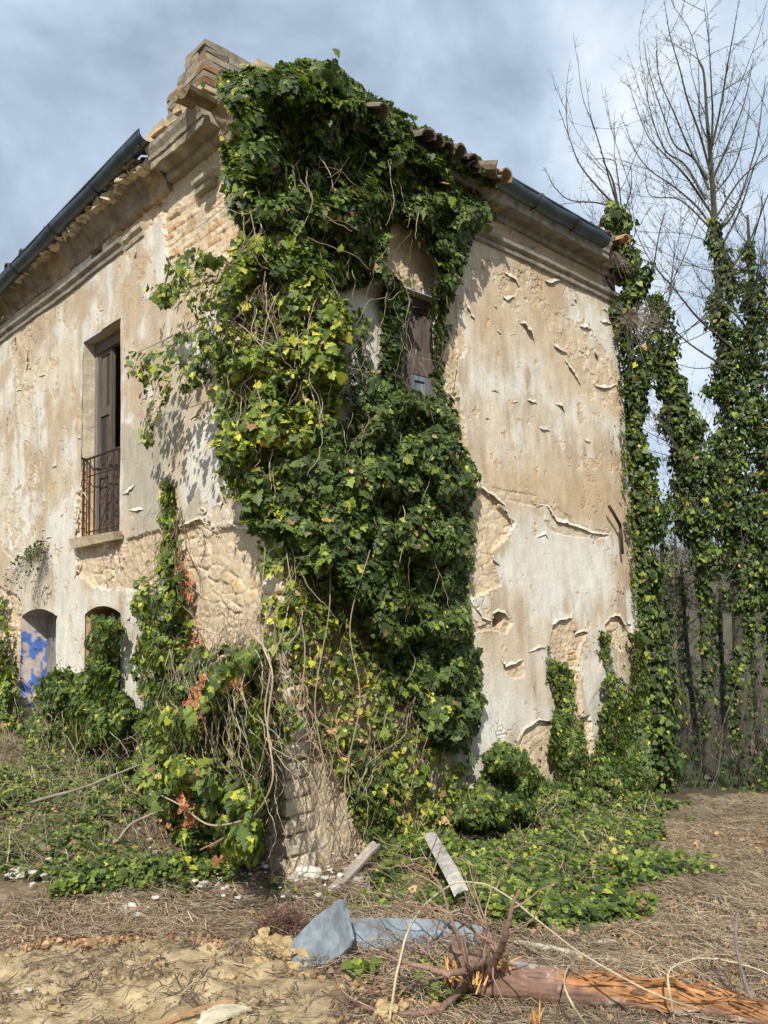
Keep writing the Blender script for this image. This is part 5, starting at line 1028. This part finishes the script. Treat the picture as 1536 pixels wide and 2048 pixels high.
board('plank', 'wide blue-grey painted board with one rounded end, propped on the soil', [(585, 1925, .02), (622, 1895, .09), (670, 1862, .17), (698, 1838, .24)], .26, .016, BL, prof=lambda t: (.50 + .55 * min(1, t * 2.0)) * (1 if t < .9 else .96 - (t - .9) * 1.6), curve=.0, splint=.004, tiltv=(-.75, -.5, .75))
board('plank', 'long blue-grey painted board lying behind the rounded one', [(690, 1868, .07), (780, 1868, .06), (880, 1872, .05), (960, 1885, .03)], .19, .022, BL, tiltv=(-.45, -.45, .9))
board('plank', 'narrow whitish plank resting on the ivy right of the corner', [(858, 1668, .26), (885, 1715, .24), (905, 1750, .22), (922, 1785, .17)], .10, .012, (.46, .43, .38), tiltv=(-.5, -.2, .9))
board('plank', 'grey weathered plank slanting up against the corner foot', [(662, 1785, .04), (700, 1745, .10), (752, 1688, .22)], .075, .03, (.36, .31, .25), tiltv=(-.3, -.3, 1))
board('plank', 'pale yellowish broken board at the bottom edge of the photo', [(400, 2040, .02), (440, 2025, .03), (480, 2012, .02)], .14, .015, (.62, .55, .38))
board('plank', 'orange-brown split lath beside the pale yellowish board', [(330, 2046, .02), (400, 2018, .03), (470, 2003, .03)], .03, .012, (.42, .25, .12))
board('plank', 'tiny weathered white strip lying on the bare soil far left', [(30, 1985, .01), (64, 1978, .01)], .03, .008, (.6, .58, .5))
# sticks and bramble canes
def stick(label, pts, r0, r1, col, name='stick', cat='stick', n=6, group=None, mt=None):
    P = smooth_path(np.array([G(float(x), float(y), h) for x, y, h in pts]), 8); P += np.cumsum(rng.normal(0, .0012, P.shape), axis=0); m = MB(); m.tube(P, np.linspace(r0, r1, len(P)), n, col); return single(name, label, cat, m, mt or M_vine, group, True)
stick('pale stripped branch lying behind the fallen trunk', [(1030, 1888, .03), (1100, 1898, .03), (1160, 1910, .03), (1240, 1925, .03)], .022, .012, (.46, .40, .30))
stick('short whitish stick next to the long pale branch', [(1158, 1892, .02), (1195, 1888, .03), (1232, 1884, .02)], .014, .012, (.55, .50, .42))
stick('thin grey-purple shoot standing upright near the right edge', [(1536, 2060, .02), (1500, 1990, .12), (1480, 1930, .25), (1470, 1870, .36), (1478, 1825, .45)], .012, .006, (.20, .16, .15))
stick('long arching pale cane crossing the roots and the fallen trunk', [(780, 2045, .02), (790, 1960, .18), (812, 1870, .35), (850, 1810, .42), (905, 1768, .45), (960, 1765, .46), (1010, 1785, .45), (1080, 1840, .4), (1180, 1915, .32), (1310, 1985, .2), (1400, 2020, .06)], .0065, .004, (.50, .41, .26))
stick('looped pale cane over the middle of the fallen trunk', [(1180, 2060, .02), (1145, 2010, .18), (1130, 1965, .24), (1138, 1938, .22), (1150, 1925, .1)], .006, .003, (.50, .43, .28))
stick('pale cane curving from the trunk towards the right edge', [(1350, 2050, .02), (1335, 1980, .18), (1335, 1940, .22), (1380, 1918, .2), (1430, 1916, .15), (1500, 1935, .1), (1560, 1960, .05)], .006, .003, (.50, .43, .28))
stick('dry grey cane lying across the soil at the bottom left', [(350, 2000, .01), (400, 1950, .02), (455, 1900, .04), (520, 1845, .06), (575, 1800, .1)], .005, .004, (.42, .33, .23))
stick('second dry cane lying flat on the soil', [(440, 1918, .01), (500, 1930, .02), (560, 1938, .02), (600, 1942, .02)], .004, .003, (.45, .36, .24))
stick('long fallen branch slanting over the lower left ivy', [(60, 1605, .35), (120, 1588, .5), (180, 1570, .55), (240, 1545, .6), (290, 1525, .65)], .014, .007, (.27, .23, .18))
stick('forked branch below the ivy heap at the left', [(235, 1680, .1), (262, 1650, .2), (300, 1630, .35), (345, 1612, .45), (300, 1590, .5)], .012, .007, (.33, .27, .19))
stick('brown cut sapling stump at the foot of the corner', [(548, 1798, .0), (545, 1775, .06), (546, 1745, .14), (560, 1728, .19)], .012, .009, (.25, .15, .10))
stick('thin dark sapling leaning above the white plank', [(980, 1830, .05), (1000, 1760, .25), (1030, 1720, .4), (1060, 1660, .6)], .008, .004, (.25, .19, .13))
stick('reddish snapped root end sticking out left of the corner', [(497, 1770, .02), (510, 1752, .08), (518, 1742, .12)], .018, .02, (.34, .17, .12))
stick('grey driftwood-like branch left of the rounded board', [(560, 1885, .03), (590, 1880, .05), (625, 1870, .06)], .016, .010, (.30, .24, .18))
# brown root ball
root = thing('root_ball', 'tangled dark brown root ball lying left of the rounded board', 'root ball'); m = MB(); c = G(560., 1850., .07); c = c + 0
for k in range(320):
    d = rng.normal(0, 1, 3); d /= np.linalg.norm(d); p = c + d * rng.uniform(.02, .12) * [1.25, 1.25, .6]; P = [p]
    for j in range(5): d = d + rng.normal(0, .6, 3); d /= np.linalg.norm(d); P.append(P[-1] + d * .022)
    m.tube(P, np.linspace(.003, .001, 6), 3, np.array([.13, .07, .05]) * rng.uniform(.6, 1.6), cap=False)
m.build('roots', M_bark, root); m = MB(); rock(m, c, .09, (.09, .055, .04), .5, 2); m.build('core', M_soil, root)
# fallen trunk
log = thing('fallen_trunk', 'splintered fallen tree trunk with torn orange wood lying across the bottom right', 'tree trunk')
def ptx(L): return np.array([G(float(x), float(y), h) for x, y, h in L])
LP = smooth_path(ptx([(905, 1935, .10), (960, 1950, .10), (1040, 1962, .095), (1130, 1973, .09), (1230, 1982, .085), (1330, 1996, .08), (1430, 2010, .075), (1560, 2034, .07), (1700, 2060, .065)]), 26); K = len(LP)
T = np.gradient(LP, axis=0); T /= np.linalg.norm(T, axis=1)[:, None]; nseg = 44; V = []; C = []
for k in range(K):
    t = k / (K - 1); Bv = np.cross(T[k], [0, 0, 1]); Bv /= np.linalg.norm(Bv); U2 = np.cross(Bv, T[k]); r = .094 * (1 - .38 * t) * (1 + .35 * math.exp(-t / .05))
    for j in range(nseg):
        a = 2 * math.pi * j / nseg; ca, sa = math.cos(a), math.sin(a); n_ = float(fbm(np.array(t * 14), np.array(j * .25 if j < nseg / 2 else (nseg - j) * .25), 200, 4)); n2_ = float(fbm(np.array(t * 26), np.array((j if j < nseg / 2 else nseg - j) * 1.6), 203, 4))
        torn = (sst(.40, .44, t + (n_ - .5) * .35) * sst(.1, .3, sa + .35 * max(0, ca) + (n_ - .5) * 2.2 - .3) + .9 * sst(.66, .69, n_) * (sa < .7)); torn = min(1., torn)
        rr = r * (1 + .16 * (n_ - .5) + .08 * (n2_ - .5)) - torn * (.010 + .035 * n2_); V.append(LP[k] + Bv * ca * rr + U2 * sa * rr)
        bark = np.array([.20, .12, .085]) * (.4 + 1.2 * n2_) if t < .18 or n_ < .62 else np.array([.30, .27, .23]) * (.5 + 1.0 * n2_); wood = np.array([.33, .155, .065]) * (.25 + 1.5 * n2_); 
        if t > .42: wood = wood * .65 + .30 * np.array([.48, .28, .12])
        C.append(bark * (1 - torn) + wood * torn)
F = [(k * nseg + j, k * nseg + (j + 1) % nseg, (k + 1) * nseg + (j + 1) % nseg, (k + 1) * nseg + j) for k in range(K - 1) for j in range(nseg)] + [tuple(range(nseg - 1, -1, -1)), tuple(range((K - 1) * nseg, K * nseg))]
m = MB(); m.add(V, F, np.array(C)); m.build('trunk', M_log, log, True)
def shard(m, p, d, L, w_, c):
    d = np.array(d, float); d /= np.linalg.norm(d); b = np.cross(d, rng.normal(0, 1, 3)); b /= np.linalg.norm(b); n2_ = np.cross(d, b); m.add([p + b * w_, p - b * w_, p + n2_ * w_ * .4, p + d * L * .6 + b * w_ * .7, p + d * L * .6 - b * w_ * .6, p + d * L * .6 + n2_ * w_ * .5, p + d * L], [(0, 2, 5, 3), (2, 1, 4, 5), (1, 0, 3, 4), (3, 5, 6), (5, 4, 6), (4, 3, 6), (0, 1, 2)], np.array(c) * rng.uniform(.7, 1.25))
m = MB()
for k in range(90):
    i = int(rng.uniform(.42, .85) * K); a = rng.uniform(-.4, 2.6); Bv = np.cross(T[i], [0, 0, 1]); p = LP[i] + (Bv * math.cos(a) + np.array([0, 0, math.sin(a)])) * .06; shard(m, p, T[i] * rng.choice([-1, 1]) + rng.normal(0, .22, 3) + [0, 0, .12], rng.uniform(.05, .22), rng.uniform(.003, .009), np.array((.46, .22, .085)) * rng.uniform(.4, 1.3))
for (x, y, hh, n_) in ((985, 1895, .15, 26), (1005, 1890, .2, 20), (905, 1910, .16, 22), (1065, 2010, .05, 14), (950, 1925, .16, 16), (930, 2030, .02, 8)):
    c = G(float(x), float(y + 45), hh) + 0
    for k in range(n_): shard(m, c + rng.normal(0, .018, 3), rng.normal(0, .45, 3) + [0, 0, 1], rng.uniform(.05, .12), .006, (.62, .35, .13))
m.build('splinters', M_log, log)
m = MB(); CB = (.24, .15, .11)
BR = [[(975, 1957, .16), (985, 1930, .26), (1000, 1900, .36), (1012, 1870, .46), (1020, 1830, .56), (1038, 1778, .68)], [(960, 1952, .15), (950, 1932, .24), (900, 1947, .27), (860, 1937, .26), (810, 1925, .24), (760, 1905, .22)], [(940, 1957, .12), (900, 2002, .08), (870, 2022, .06), (800, 2027, .04), (740, 2017, .03), (700, 2002, .02)],
      [(950, 1952, .14), (935, 1930, .3), (915, 1870, .4), (880, 1840, .42), (820, 1810, .45), (760, 1790, .4)], [(950, 1947, .14), (925, 1900, .35), (900, 1830, .5), (880, 1770, .6), (845, 1735, .65), (800, 1710, .65)], [(960, 1947, .16), (965, 1920, .3), (975, 1860, .4), (940, 1820, .45), (930, 1780, .5)], [(965, 1942, .15), (985, 1910, .3), (975, 1860, .35), (960, 1840, .4)],
      [(930, 1957, .12), (880, 1930, .2), (820, 1880, .25), (740, 1850, .25), (680, 1820, .25)], [(1090, 1962, .05), (1040, 1927, .05), (990, 1930, .08)], [(930, 1962, .1), (870, 1957, .1), (800, 1977, .1), (720, 1992, .05)], [(1000, 1900, .36), (960, 1870, .4), (900, 1830, .5), (860, 1800, .55)]]
RR = (.022, .020, .018, .012, .010, .010, .016, .006, .045, .006, .01)
for L, r in zip(BR, RR):
    mm = MB(); P = smooth_path(ptx(L), 8); P += rng.normal(0, .003, P.shape); mm.tube(P, np.linspace(r, max(.0025, r * .35), len(P)), 7, np.array(CB) * rng.uniform(.8, 1.3))
    for _ in range(5 if r < .04 else 0):
        j = rng.integers(3, len(P) - 2); d = P[j + 1] - P[j]; d = d / np.linalg.norm(d) + rng.normal(0, .5, 3); d /= np.linalg.norm(d); Q = [P[j]]
        for q_ in range(8): d = d + rng.normal(0, .16, 3); d /= np.linalg.norm(d); Q.append(Q[-1] + d * rng.uniform(.02, .06))
        Q = np.array(Q); Q[:, 2] = np.maximum(Q[:, 2], gh(Q[:, 0], Q[:, 1]) + .005); mm.tube(Q, np.linspace(min(.005, r * .5), .0015, 9), 4, np.array(CB) * rng.uniform(.8, 1.6), cap=False)
    mm.build('branch', M_vine, log, True)
m = MB()
for k in range(60):
    i = int(rng.uniform(.02, .6) * K); Bv = np.cross(T[i], [0, 0, 1.]); p = LP[i] - np.array([0, 0, .06]) - Bv * rng.uniform(-.03, .07); d = rng.normal(0, .4, 3) - [0.25, .25, .8]; P = [p]
    for j in range(5): d = d + rng.normal(0, .4, 3); P.append(P[-1] + d / np.linalg.norm(d) * .03)
    m.tube(P, np.linspace(.006, .002, 6), 4, np.array([.36, .18, .09]) * rng.uniform(.4, 1.1), cap=False)
m.build('torn_roots', M_vine, log)
